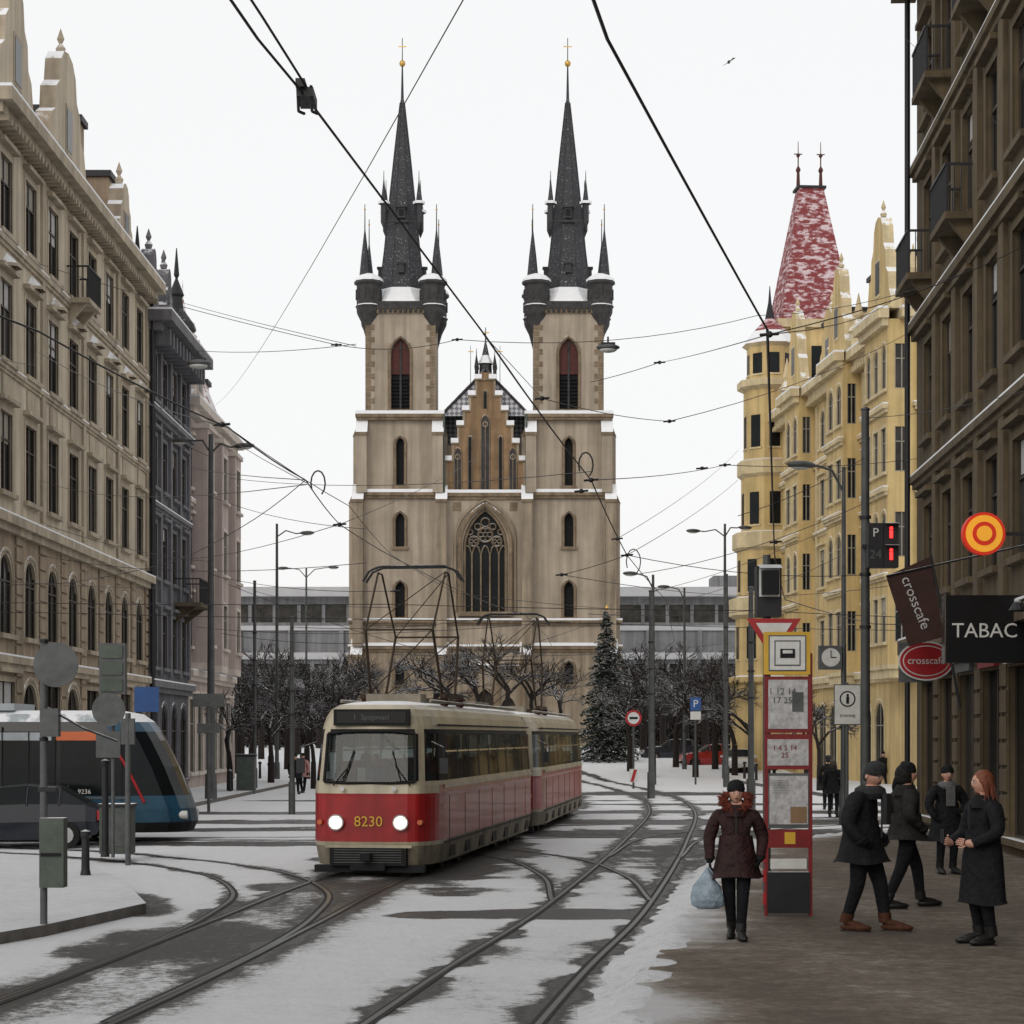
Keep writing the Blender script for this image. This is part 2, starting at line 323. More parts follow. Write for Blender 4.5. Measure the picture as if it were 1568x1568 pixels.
for u in(1.2,4.6): gable(mb,u,2.,18.7,2.6,'greyw','greytrim')
for u in(.5,3.,6): mb.lathe((u,.5,18.6),[(.3,0),(.3,1.4),(.42,1.5),(.1,2.2),(.12,2.4),(.02,3.4)],8,'iron')
mb.lathe((9.0,.4,18.6),[(.65,0),(.65,1.0),(.85,1.1),(.75,1.4),(.3,2.0),(.25,2.5),(.33,2.6),(.05,3.3),(.12,3.45),(.02,4.6)],10,'iron')
balcony(mb,7.5,3.,7.9,1.1);mb.cyl((.15,-.2,.2),(.15,-.2,18.2),.07,.07,8,'iron')
mb.build('grey_apartment_house',(-13.9,77.3,0),rad(90))
# ===== pinkish corner house
mb=MB();Lh=13.5;cols=[1.3+2.2*i for i in range(6)];ops=[]
for u in cols:
    for za,zb in((13.2,15.2),(9.8,11.8),(6.3,8.4)): ops.append((u,1.1,za,zb,0))
    ops.append((u,1.5,.8,4.,0))
facade(mb,0,Lh,.1,16.6,ops,'pinkw',surr='pinktrim',sill='pinktrim',hood=1)
ledge(mb,0,Lh,16.6,.35,.6,'pinktrim',.08);ledge(mb,0,Lh,5,.25,.3,'pinktrim');ledge(mb,0,Lh,12.5,.15,.2,'pinktrim')
for i in range(3):
    with at(mb,Tr(2.2+i*4.4,0,0)):
        with at(mb,Tr(0,-.7,0)): facade(mb,-1,1,5.6,15.8,[(0,1.2,6.4,8.4),(0,1.2,9.8,11.8),(0,1.2,13.2,15.2)],'pinkw',surr='pinktrim',sill='pinktrim')
        mb.quad((-1,-.7,5.6),(-1,-.7,15.8),(-1,0,15.8),(-1,0,5.6),'pinkw');mb.quad((1,-.7,5.6),(1,0,5.6),(1,0,15.8),(1,-.7,15.8),'pinkw');mb.box(-1.1,1.1,-.8,0,15.8,16,'pinktrim','snow');mb.box(-1,1,-.7,0,5.3,5.6,'pinktrim')
mb.quad((Lh,0,.1),(Lh,12,.1),(Lh,12,17),(Lh,0,17),'pinkw');mansard(mb,0,Lh,.1,12,16.95,19.4,1.8,'pinkroof')
mb.lathe((8.6,1.6,16.9),[(2.2,0),(2.2,.6),(1.2,2.6),(.35,4.8),(.05,6.2),(.02,7)],4,'pinkroof',rot=rad(45))
gable(mb,3.0,3.,17,3.,'pinkw','pinktrim');chimney(mb,12.4,1,17,19.6,1.,'pinktrim');chimney(mb,5.4,1.4,17,20.5,.8,'pinktrim')
with at(mb,Tr(13.5,.9,0)):
    facade(mb,0,8,.1,10.,[(1.5+i*2.5,1.1,z,z+1.8) for i in range(3) for z in(5,7.6,2)],'pinkw',surr='pinktrim');mb.quad((8,0,.1),(8,9,.1),(8,9,10),(8,0,10),'pinkw');ledge(mb,0,8,10,.25,.3,'pinktrim',.08);mansard(mb,0,8,0,9,10.3,11.6,2.,'roofsnow')
mb.build('corner_apartment_house',(-13.95,86.95,0),rad(90))
# ===== yellow house (u: 0 far .. 31 near)
mb=MB();Lh=31.;ops=[];uu=[4.6+2.45*i for i in range(11)]
bays=[(28.7,4.2,1.3),(18.7,3.6,.9),(8.2,3.6,.9)]
for u in uu:
    if any(abs(u-b[0])<b[1]/2+.5 for b in bays): continue
    for zt in(19.9,16.2,12.4,8.6): ops.append((u,1.1,zt-2.,zt,1 if zt>19 else 0))
    ops.append((u,1.8,.7,4.,1))
facade(mb,0,Lh,.1,21,ops,'yelw',surr='yeltrim',sill='yeltrim',hood=1)
ledge(mb,0,Lh,21,.4,.8,'yeltrim',.1);ledge(mb,0,Lh,5.2,.3,.35,'yeltrim');ledge(mb,0,Lh,17.1,.18,.2,'yeltrim');ledge(mb,0,Lh,13.3,.14,.15,'yeltrim')
for i in range(70): mb.box(.1+i*.44,.3+i*.44,-.55,0,20.4,20.65,'yeltrim')
for u in(2.9,5.8,10.8,13.6,16.,21.4,24.,26.): mb.box(u-.18,u+.18,-.1,0,5.6,20.3,'yeltrim')
for u,w,p in bays:
    with at(mb,Tr(u,-p,0)):
        nw=2 if w<4 else 3;oo=[((k-(nw-1)/2)*w/nw,w/nw*.62,zt-2,zt,1 if zt in(19.9,12.4) else 0) for k in range(nw) for zt in(19.9,16.2,12.4,8.6)]
        facade(mb,-w/2,w/2,5.6,21,oo,'yelw',surr='yeltrim',sill='yeltrim');ledge(mb,-w/2,w/2,13.3,.2,.25,'yeltrim');ledge(mb,-w/2,w/2,17.,.2,.25,'yeltrim');ledge(mb,-w/2,w/2,21,.42,.5,'yeltrim',.1);ledge(mb,-w/2,w/2,9.5,.15,.2,'yeltrim')
        mb.box(-w/2+.15,w/2-.15,.1,p,5.0,5.4,'yeltrim');mb.box(-w/2,w/2,0.0,p,5.4,5.6,'yeltrim')
        for x in(-w/2,w/2):
            with at(mb,Tr(x,0,0)@Matrix.Rotation(rad(90 if x>0 else -90),4,'Z')):
                if x>0: facade(mb,0,p,5.6,21,[(p/2,p*.5,zt-2,zt) for zt in(19.9,16.2,12.4,8.6)],'yelw',surr=None)
                else: facade(mb,-p,0,5.6,21,[(-p/2,p*.5,zt-2,zt) for zt in(19.9,16.2,12.4,8.6)],'yelw',surr=None)
        gable(mb,0,w+.3,21.45,4.6,'yelw','yeltrim',y0=.1)
gable(mb,13.4,4.6,21.4,3.8,'yelw','yeltrim');gable(mb,23.6,3.4,21.4,3.,'yelw','yeltrim')
mb.quad((Lh,0,.1),(Lh,14,.1),(Lh,14,21.4),(Lh,0,21.4),'yelw');mb.quad((0,0,.1),(0,0,21.4),(0,14,21.4),(0,14,.1),'yelw')
mansard(mb,0,Lh,.2,14,21.42,24.6,2.6,'redroof')
for u,z in((5.6,25.8),(11.1,25.4),(16.2,26),(21.3,26),(26,25.8)): chimney(mb,u,1.6,22,z,.9,'yeltrim')
for u in(3.6,16.2,20.9,25.8,31): mb.lathe((u,-.2,21.4),[(.4,0),(.4,.9),(.55,1.),(.15,1.6),(.25,1.8),(.02,2.9)],8,'yeltrim')
TC=(-.5,-.4,0)
mb.lathe(TC,[(2.4,.1),(2.4,5.4),(2.7,5.6),(2.7,5.9),(2.1,6.0),(2.1,9.4),(2.5,9.6),(2.5,10.6),(2.0,10.7),(2.0,13.4),(2.3,13.6),(2.3,14.5),(1.75,14.6),(1.75,17.8),(2.0,18),(2.0,18.8),(1.6,18.9),(1.6,23),(2.0,23.2),(2.0,23.6),(1.4,23.7),(1.4,25.6),(1.7,25.8),(1.1,26.6),(.3,27.4),(.1,28.4),(.02,29.4)],8,['yelw']*3+['yeltrim']+['yelw']+['yeltrim']*3+['yelw']+['yeltrim']*3+['yelw']+['yeltrim']*3+['yelw','yeltrim','yeltrim','yeltrim','yelw','yeltrim','snow','redroof','iron','iron'],rot=rad(22.5))
for z in(7.,11.,15.,19.6,24):
    for k in range(8):
        a=rad(45*k);r=(2.1 if z<9 else 2.0 if z<14 else 1.75 if z<18 else 1.6 if z<22 else 1.4)*.925
        with at(mb,Tr(TC[0],TC[1],z)@Matrix.Rotation(a,4,'Z')@Tr(r,0,0)): mb.box(-.02,.03,-.32,.32,0,1.9 if z<23 else 1.2,'glass');mb.box(-.02,.07,-.42,.42,-.12,-.02,'yeltrim','snow')
with at(mb,Tr(-3.2,2.6,0)):
    mb.box(-2.4,2.4,-2.2,2.4,.1,27.0,'yelw');mb.box(-2.6,2.6,-2.5,2.6,27.0,27.5,'yeltrim','snow')
    a=[(-2.45,-2.2,27.52),(2.45,-2.2,27.52),(2.45,2.2,27.52),(-2.45,2.2,27.52)];m_=[(-1.9,-1.85,29.6),(1.9,-1.85,29.6),(1.9,1.85,29.6),(-1.9,1.85,29.6)];b_=[(-.6,-.75,35.9),(.6,-.75,35.9),(.6,.75,35.9),(-.6,.75,35.9)]
    mb.add(a+m_+b_,[(0,1,5,4),(1,2,6,5),(2,3,7,6),(3,0,4,7),(4,5,9,8),(5,6,10,9),(6,7,11,10),(7,4,8,11),(8,9,10,11)],'redroof')
    mb.box(-.7,.7,-.9,.9,35.9,36.05,'iron')
    for y in(-.7,.7):
        mb.lathe((0,y,36.0),[(.13,0),(.09,1.0),(.15,1.1),(.15,1.2),(.04,1.4),(.04,1.9),(.14,2.05),(.03,2.2),(.02,2.9)],6,'louvre');mb.box(-.02,.02,y-.25,y+.25,38.1,38.16,'iron')
    for z in(8,12,16,20,24):
        for k in(-1.2,0,1.2):
            mb.box(k-.4,k+.4,-2.25,-2.19,z,z+1.9,'glass')
            with at(mb,Matrix.Rotation(rad(90),4,'Z')): mb.box(k-.4,k+.4,-2.46,-2.39,z,z+1.9,'glass');mb.box(k-.5,k+.5,-2.52,-2.39,z-.14,z-.02,'yeltrim','snow')
mb.build('yellow_apartment_house',(15.9,121,0),math.atan2(-31,2.15))
# ===== near brown house
mb=MB();Lh=38.;cols=[1.9+2.75*i for i in range(13)];ops=[]
for i,u in enumerate(cols):
    for za,zb in((5.7,7.9),(9.5,11.8),(13.3,15.6),(17.1,19.2)): ops.append((u,1.25,za,zb,0))
    ops.append((u,2.0,.5,3.7,0))
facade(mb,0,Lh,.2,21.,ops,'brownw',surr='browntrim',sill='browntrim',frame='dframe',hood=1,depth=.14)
ledge(mb,0,Lh,21,.5,1.1,'browntrim',.1);ledge(mb,0,Lh,4.4,.35,.45,'browntrim');ledge(mb,0,Lh,8.6,.16,.2,'browntrim');ledge(mb,0,Lh,12.3,.2,.25,'browntrim');ledge(mb,0,Lh,16.2,.16,.2,'browntrim')
for i in range(12):
    u=(cols[i]+cols[i+1])/2;mb.box(u-.25,u+.25,-.1,0,4.8,20.8,'browntrim')
    for z in np.arange(.35,4.2,.5): mb.box(u-.34,u+.34,-.06,0,z,z+.42,'browntrim')
for i in range(7): mb.box(cols[i]-.9,cols[i]+.9,-.14,0,3.75,4.25,('signwhite','brownflag','signgrey','stopred','signwhite','brownflag','signgrey')[i])
for u,z in((cols[0],13.2),(cols[1],17.),(cols[2],13.2),(cols[3],17.)): balcony(mb,u,2.,z,.65)
mb.quad((0,0,.2),(0,0,21.5),(0,12,21.5),(0,12,.2),'brownw')
mansard(mb,0,Lh,.2,12,21.6,24,2.,'pinkroof')
mb.cyl((.12,-.25,.3),(.12,-.25,21),.07,.07,8,'wire');mb.build('brown_apartment_house',(10.0,50,0),math.atan2(-1,-.0535))
# ================================================================ church
mb=MB();S=F/165.
def zc(y): return 2.4+(1127-y)/S
def tower(cx):
    with at(mb,Tr(cx,0,0)):
        st=[(0,zc(1005),3.85,0.),(zc(1005),zc(770),3.7,.12),(zc(770),zc(650),3.45,.35),(zc(650),zc(492),2.87,.7)]
        for k,(a,b,hw,yo) in enumerate(st):
            if k==0: o=[(0,.75,zc(1063),zc(1028),2)]
            elif k==1: o=[(0,.8,zc(960),zc(905),2),(0,.74,zc(852),zc(800),2)]
            elif k==2: o=[(0,.66,zc(758),zc(684),2)]
            else: o=[(0,1.55,zc(640),zc(530),2)]
            with at(mb,Tr(0,yo,0)):
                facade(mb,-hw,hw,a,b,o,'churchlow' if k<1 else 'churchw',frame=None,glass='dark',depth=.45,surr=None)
                for ow in o:
                    uc,w,za,zb,_=ow
                    P=archpts(uc-w/2,uc+w/2,zb,w*.9,2);P=P+[(2*uc-x,z) for x,z in P[::-1]]
                    mb.tube([(uc-w/2-.1,-.04,za)]+[(uc+(x-uc)*(1+.22/w),-.04,z+.1) for x,z in P]+[(uc+w/2+.1,-.04,za)],.13,'stone',5)
                    mb.box(uc-w/2-.3,uc+w/2+.3,-.22,0,za-.25,za,'stone','snow')
                for sx in(-1,1):
                    n=int((b-a)/.5)
                    for q in range(n):
                        ww=.45 if q%2 else .75
                        mb.box(sx*hw-(ww if sx>0 else 0),sx*hw+(0 if sx>0 else ww),-.035,.0,a+q*.5+.03,a+q*.5+.47,'stone' if k else 'churchlow')
                dp=7.6-2*yo
                mb.quad((-hw,0,a),(-hw,0,b),(-hw,dp,b),(-hw,dp,a),'churchw');mb.quad((hw,0,a),(hw,dp,a),(hw,dp,b),(hw,0,b),'churchw');mb.quad((-hw,dp,a),(-hw,dp,b),(hw,dp,b),(hw,dp,a),'churchw')
                if k==3:
                    mb.box(-.77,.77,.3,.36,zc(585),zc(530)-.05,'louvre')
                    for q in range(9): mb.box(-.77,.77,.25,.4,zc(640)+.1+q*.3,zc(640)+.16+q*.3,'dark')
                    mb.box(-.08,.08,.2,.3,zc(640),zc(535),'darkstone')
            if k<3: ledge(mb,-hw,hw,b-.22,.26,.34,'stone',.26,y1=yo+.35)
        for sx in(-1,1):
            for (b0,b1,px,pj,sd) in((0,zc(1005),3.5,1.1,.5),(zc(1005),zc(768),3.4,.85,.45),(zc(770),zc(665),3.1,.6,.4)):
                x=sx*px
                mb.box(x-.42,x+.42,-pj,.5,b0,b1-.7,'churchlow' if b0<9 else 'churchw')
                mb.add([(x-.48,-pj-.08,b1-.7),(x+.48,-pj-.08,b1-.7),(x+.48,.3,b1+.65),(x-.48,.3,b1+.65),(x-.48,.3,b1-.7),(x+.48,.3,b1-.7)],[(0,1,2,3),(0,3,4),(1,5,2)],['snow','stone','stone'])
                mb.box(x-.48,x+.48,-pj-.1,-pj+.1,b1-.95,b1-.7,'stone')
                xx=sx*(px+.35);mb.box(min(xx,xx+sx*sd),max(xx,xx+sx*sd),.6,1.5,b0,b1-.9,'churchw')
                mb.add([(xx+sx*(sd+.05),.55,b1-.9),(xx+sx*(sd+.05),1.55,b1-.9),(xx-sx*.1,1.55,b1+.5),(xx-sx*.1,.55,b1+.5),(xx-sx*.1,.55,b1-.9)],[(0,1,2,3),(0,3,4)],['snow','stone'])
        C=(0,3.6,0)
        zt=zc(492);mb.box(-3.05,3.05,.5,6.9,zt,zt+.35,'stone');mb.box(-3.15,3.15,.42,.62,zt+.35,zt+.95,'darkstone','snow')
        for q in range(15): mb.cyl((-2.9+q*.415,.4,zt+.05),(-2.9+q*.415,.44,zt+.34),.12,.12,6,'darkstone')
        mb.box(-3.15,-2.95,.62,6.9,zt+.35,zt+.95,'darkstone','snow');mb.box(2.95,3.15,.62,6.9,zt+.35,zt+.95,'darkstone','snow')
        mb.lathe(C,[(3.3,zt+.6),(3.1,zt+1.1),(2.2,zc(455)),(1.95,zc(445))],8,['snow','snow','snow'],rot=rad(22.5))
        prof=[(2.0,zc(447)),(1.58,zc(385)),(1.22,zc(320)),(.72,zc(235)),(.2,zc(152)),(.13,zc(145)),(.06,zc(93))]
        mb.lathe(C,prof,8,'slate',rot=rad(22.5))
        for q in range(8):
            a=rad(45*q+22.5)
            mb.tube([(C[0]+r*math.cos(a),C[1]+r*math.sin(a),z) for r,z in prof[:5]],.05,'darkstone',4)
        mb.ell((0,3.6,zc(90)),(.26,.26,.28),'gold');mb.cyl((0,3.6,zc(88)),(0,3.6,zc(50)),.04,.03,6,'iron');mb.box(-.35,.35,3.57,3.63,zc(64),zc(64)+.07,'gold')
        zm=zc(345)
        for q in range(4):
            a=rad(90*q+45);r=2.05;x=r*math.cos(a);y=3.6+r*math.sin(a)
            mb.lathe((x,y,0),[(.02,zm-.6),(.26,zm),(.26,zc(318)),(.5,zc(317)),(.5,zc(313)),(.24,zc(312)),(.04,zc(280)),(.02,zc(265))],6,['darkstone','slate','darkstone','snow','snow','slate','iron'])
            mb.box(min(0,x),max(0,x),y-.06,y+.06,zm,zm+.15,'darkstone')
        for a in(0,90,180,270):
            with at(mb,Tr(0,3.6,zc(338))@Matrix.Rotation(rad(a),4,'Z')): mb.box(-.3,.3,-1.5,-.6,0,.85,'slate');mb.box(-.4,.4,-1.65,-.6,.85,1.0,'darkstone','snow');mb.box(-.2,.2,-1.53,-1.49,.15,.7,'dark')
            with at(mb,Tr(0,3.6,zc(425))@Matrix.Rotation(rad(a),4,'Z')): mb.box(-.25,.25,-2.0,-1.,0,.7,'slate');mb.box(-.33,.33,-2.1,-1,.7,.85,'darkstone','snow')
        for sx in(-1,1):
            for yy in(1.15,6.1):
                c=(sx*2.62,yy,0)
                mb.lathe(c,[(.1,zc(540)),(.35,zc(522)),(.55,zc(508)),(.6,zc(505)),(.95,zc(492)),(1.0,zc(488)),(1.0,zc(484)),(1.12,zc(480)),(1.0,zc(478)),(1.0,zc(448)),(1.2,zc(446)),(1.2,zc(442)),(1.15,zc(438)),(.9,zc(434)),(.42,zc(430))],10,['stone','darkstone','darkstone','darkstone','darkstone','darkstone','darkstone','snow','darkstone','darkstone','darkstone','snow','snow','snow'])
                mb.lathe((c[0]+sx*.32,yy,0),[(.46,zc(434)),(.3,zc(402)),(.05,zc(362)),(.03,zc(322))],8,'slate')
                for q in range(10):
                    a=rad(36*q);mb.cb((c[0]+1.0*math.cos(a),c[1]+1.0*math.sin(a),zc(462)),(.16,.16,.85),'darkstone')
                mb.ell((c[0]+sx*.32,yy,zc(330)),(.08,.08,.09),'gold')
tower(-6.95);tower(6.82)
gx=3.3
facade(mb,-gx,gx,0,zc(770),[(0,3.7,zc(952),zc(792),2)],'churchw',frame=None,glass='glass',depth=.8)
def arc(w,za,zb,y,r,mat,ex):
    P=archpts(-w/2,w/2,zb,w*.9,2,12);P=P+[(-x,z) for x,z in P[::-1]]
    mb.tube([(-w/2-ex,y,za)]+[(x*(1+2*ex/w),y,z+ex) for x,z in P]+[(w/2+ex,y,za)],r,mat,6)
arc(3.7,zc(952),zc(792),-.05,.2,'stone',.25);arc(3.7,zc(952),zc(792),-.08,.12,'churchlow',.62);arc(3.7,zc(952),zc(792),.35,.16,'stone',-.12)
zs_=zc(862)
for x in(-1.1,-.37,.37,1.1): mb.box(x-.06,x+.06,.45,.62,zc(952),zs_,'stone')
for x in(-1.47,-.74,0,.74,1.47): mb.tube([(x-.33,.53,zs_),(x-.2,.53,zs_+.45),(x,.53,zs_+.68),(x+.2,.53,zs_+.45),(x+.33,.53,zs_)],.06,'stone',4)
def ring(cx,cz,r,t=.06,n=14,y=.53): mb.tube([(cx+r*math.cos(2*math.pi*i/n),y,cz+r*math.sin(2*math.pi*i/n)) for i in range(n+1)],t,'stone',4)
for q in((0,1.55,.62),(-.95,1.,.42),(.95,1.,.42),(0,2.55,.36),(-.62,2.2,.25),(.62,2.2,.25),(-1.25,1.75,.22),(1.25,1.75,.22)): ring(q[0],zs_+q[1],q[2])
for k in range(6):
    a=rad(60*k);ring(.36*math.cos(a),zs_+1.55+.36*math.sin(a),.2,.04,8)
for cx in(-.95,.95):
    for k in range(4):
        a=rad(90*k);ring(cx+.2*math.cos(a),zs_+1.+.2*math.sin(a),.15,.035,7)
mb.box(-2.2,2.2,-.5,.0,zc(952)-.35,zc(952),'stone','snow')
ledge(mb,-gx,gx,zc(770)-.3,.3,.3,'stone',.25)
for z in(zc(965),zc(1005)): ledge(mb,-11,11,z-.2,.2,.35,'stone',.16,y1=0)
for x in(-2.3,2.3): mb.box(x-.3,x+.3,-.06,0,zc(797),zc(784),'stone')
zg=zc(770);steps=[(3.3,zc(722)),(2.75,zc(695)),(2.3,zc(668)),(1.85,zc(645)),(1.35,zc(622)),(.85,zc(597))]
P=[(-3.3,zg)]
for w,z in steps: P+= [(-w,z),(-w+.45,z)] if w>1 else [(-w,z)]
P+=[(-x,z) for x,z in P[::-1]]
mb.extr(P,.25,.85,'gablew')
zp=zg
for w,z in steps:
    for sx in(-1,1):
        xa,xb=(sx*w,sx*(w-.5)) ;mb.box(min(xa,xb)-.06,max(xa,xb)+.06,.12,.98,z,z+.14,'stone');mb.box(min(xa,xb)-.06,max(xa,xb)+.06,.12,.98,z+.14,z+.52,'snow')
        mb.box(min(sx*w,sx*(w-.2)),max(sx*w,sx*(w-.2)),.18,.25,zp+.02,z-.02,'churchlow')
    zp=z
mb.box(-.9,.9,.1,1.0,zc(597),zc(597)+.15,'stone');mb.box(-.5,.5,.15,.9,zc(597)+.15,zc(585),'gablew','snow')
for x,za,zb,w in((0,zc(765),zc(650),.75),(-1.25,zc(765),zc(682),.36),(1.25,zc(765),zc(682),.36),(-2.25,zc(765),zc(700),.62),(2.25,zc(765),zc(700),.62),(0,zc(640),zc(612),.35)):
    narrow=w<.4
    P=archpts(x-w/2,x+w/2,zb,w*.9,2);P=P+[(2*x-a,b) for a,b in P[::-1]]
    mb.add([(x-w/2,.235,za)]+[(a,.235,b) for a,b in P]+[(x+w/2,.235,za)],[tuple(range(len(P)+2))],'dark' if narrow else 'darkstone')
    mb.tube([(x-w/2,.22,za)]+[(a,.22,b) for a,b in P]+[(x+w/2,.22,za)],.07,'stone',4)
    if not narrow:
        mb.box(x-.03,x+.03,.18,.232,za,zb-.4,'stone');mb.tube([(x+.2*math.cos(2*math.pi*i/10),.2,zb-.75+.2*math.sin(2*math.pi*i/10)) for i in range(11)],.04,'churchw',4)
az=zc(578);mb.add([(-10.3,4,az-10.4),(10.3,4,az-10.4),(0,4,az),(0,40,az),(10.3,40,az-10.4),(-10.3,40,az-10.4)],[(0,1,2),(1,4,3,2),(2,3,5,0)],['diaroof','slate','slate'])
mb.add([(-3.7,1.2,az-3.75),(3.7,1.2,az-3.75),(0,1.2,az+.0),(0,4,az),(3.7,4,az-3.75),(-3.7,4,az-3.75)],[(0,1,2),(1,4,3,2),(2,3,5,0)],'diaroof')
mb.tube([(-3.7,1.15,az-3.75),(0,1.15,az+.05),(3.7,1.15,az-3.75)],.13,'darkstone',5)
mb.box(-3.3,3.3,.86,1.15,zg-1,zg+4,'churchw')
mb.box(-10,10,7,40,0,az-10.6,'churchw')
with at(mb,Tr(0,2.2,0)):
    mb.lathe((0,0,0),[(.55,az-.8),(.5,az+.6),(.65,az+.7),(.3,az+1.4),(.06,zc(530)),(.03,zc(508))],6,['darkstone','darkstone','snow','slate','slate'])
    for sx in(-1,1):
        for yy in(-.5,.5): mb.lathe((sx*.75,yy,0),[(.16,az-.9),(.16,az+.3),(.22,az+.35),(.03,az+1.4),(.02,az+1.9)],5,'darkstone')
    mb.box(-.3,.3,-.03,.03,zc(517),zc(517)+.08,'gold')
for sx in(-1.2,1.2): mb.cyl((sx,.6,zc(630)),(sx,.6,zc(542)),.035,.02,5,'iron');mb.box(sx-.22,sx+.22,.57,.63,zc(552),zc(552)+.07,'gold')
with at(mb,Tr(0,-1.8,0)):
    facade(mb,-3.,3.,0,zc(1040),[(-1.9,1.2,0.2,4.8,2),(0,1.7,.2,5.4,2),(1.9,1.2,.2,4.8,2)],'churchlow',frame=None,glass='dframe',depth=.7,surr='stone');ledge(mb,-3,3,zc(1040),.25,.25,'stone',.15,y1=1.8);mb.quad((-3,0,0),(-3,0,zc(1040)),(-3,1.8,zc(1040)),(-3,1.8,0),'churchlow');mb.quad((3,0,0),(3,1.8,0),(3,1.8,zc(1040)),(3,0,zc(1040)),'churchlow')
    for x in(-3,-.95,.95,3): mb.box(x-.25,x+.25,-.3,0,0,zc(1030),'stone','snow');mb.lathe((x,-.15,zc(1030)),[(.28,0),(.02,1.5)],4,'stone',rot=rad(45))
for x in(-3.35,3.35): mb.cyl((x,-.35,zc(1010)),(x,-.35,zc(650)),.09,.09,6,'boxgreen')
mb.build('church',(SX(743,165),165,.8))
# ================================================================ far office
mb=MB()
facade(mb,-75,75,0,13.6,[( -73+2.2*i,1.7,z,z+1.9) for i in range(67) for z in(1.5,4.6,7.4)],'concrete',frame=None,glass='glass',depth=.2)
mb.box(-75,75,-.5,0,9.8,10.6,'whiteb','snow')
with at(mb,Tr(0,1.,0)): facade(mb,-75,75,13.6,17.2,[(-73+2.9*i,2.5,14.2,16.3) for i in range(51)],'concrete',frame='dframe',glass='glass2',depth=.2)
mb.box(-76,76,-.6,14,17.2,18.3,'whiteb','snow');mb.box(-75,75,-.3,1,13.2,13.75,'whiteb','snow')
for x in range(-74,75,6): mb.box(x-.25,x+.25,-.7,0,0,13.2,'concrete')
for x,w in((-40,6),(-18,4),(24,7),(48,5)): mb.box(x,x+w,3,9,18.3,19.9,'concrete','snow')
mb.build('office_building',(0,238,1.6))
# ================================================================ ground
def cr(pts,step=.4):
    P=[Vector((*p,0)) for p in pts];P=[P[0]*2-P[1]]+P+[P[-1]*2-P[-2]];out=[]
    for i in range(1,len(P)-2):
        n=max(2,int((P[i+1]-P[i]).length/step))
        for k in range(n):
            t=k/n;a,b,c,d=P[i-1:i+3]
            out.append(.5*((2*b)+(-a+c)*t+(2*a-5*b+4*c-d)*t*t+(-a+3*b-3*c+d)*t**3))
    out.append(P[-2]);return out
tracks=[[(-5.3,4),(-4.35,14),(-3.72,20),(-3.2,26),(-2.5,34),(-.6,48.3),(1.05,63),(1.7,72),(1.9,84),(1.2,104),(-1,128)],
 [(-2.2,4),(-.14,19.5),(1.22,28.7),(3.25,46),(5.2,66),(5.6,84),(4.1,110),(1,135)],
 [(-4.1,17),(-3.5,23),(-3.35,27.3),(-3.6,31.3),(-4.9,35.8),(-7.6,39.9),(-11,42.6),(-18,44),(-30,44.4)],
 [(-34,47),(-12,47),(-3,47.6),(6,50),(14,54.5),(34,60)],
 [(-34,50.4),(-12,50.8),(0,54.5),(12,59.6),(34,63.5)],
 [(1.3,29.5),(1.2,35),(.2,40.5),(-3,45),(-10,47)],
 [(2.6,40),(4.,48),(7.5,54),(13,57.8),(34,62)]]
def gz(x,y):
    t=np.clip((np.asarray(y,float)-104)/46,0,1);return 1.55*t*t*(3-2*t)
xs=np.concatenate([[-1500,-500,-200,-100,-60,-40,-30,-24,-20,-18],np.arange(-16.5,16.6,.11),[18,20,24,30,40,60,100,200,500,1500]])
ys=np.concatenate([[-60,-20,0,6,10],np.arange(13,112,.16),np.arange(112,170,2.),[180,200,240,300,500,1000,2500]])
XX,YY=np.meshgrid(xs,ys);ZZ=gz(XX,YY)
wear_shade=np.zeros_like(XX);rails=[]
TW=[1.05,1.05,.6,.8,.8,.5,.62];TB=[.24,.07,.08,.18,.18,.03,.10]
def vn(sc,seed):
    r=np.random.default_rng(seed);G=r.random((500,500));u=(XX/sc+100)%498;v=(YY/sc+3)%498
    i=u.astype(int);j=v.astype(int);fu=u-i;fv=v-j;fu=fu*fu*(3-2*fu);fv=fv*fv*(3-2*fv)
    return (G[j,i]*(1-fu)+G[j,i+1]*fu)*(1-fv)+(G[j+1,i]*(1-fu)+G[j+1,i+1]*fu)*fv
N1=vn(2.6,1);N2=vn(.9,2);N3=vn(.35,3)
for ti,t in enumerate(tracks):
    c=cr(t,.4);A=np.array([(p.x,p.y) for p in c])
    tg=np.gradient(A,axis=0);tg/=np.linalg.norm(tg,axis=1)[:,None];N=np.stack([tg[:,1],-tg[:,0]],1)
    msk=(XX>-17)&(XX<17)&(YY>8)&(YY<140);px=XX[msk];py=YY[msk];d=np.full(px.shape,1e9);side=np.zeros(px.shape)
    for q in range(len(A)):
        dx=px-A[q,0];dy=py-A[q,1];dd=dx*dx+dy*dy;w=dd<d;d[w]=dd[w];side[w]=(dx*N[q,0]+dy*N[q,1])[w]
    d=np.sqrt(d);off=np.abs(side);ok=d<2.6
    off=off+(N2[msk]-.5)*.26+(N3[msk]-.5)*.22
    rr=np.exp(-((off-.72)/(.08+.10*N1[msk]))**2)*.66+np.exp(-((off-.72)/.32)**2)*.30*(-.1+1.3*N1[msk]+.6*(N2[msk]-.5))
    band=np.exp(-(d/1.3)**4)*TB[ti]*(-.2+1.6*N1[msk]+.9*(N2[msk]-.5))
    W=np.zeros_like(XX);W[msk]=np.where(ok,rr*TW[ti]+band,0);wear_shade=np.maximum(wear_shade,W)
    rails.append((A,N))
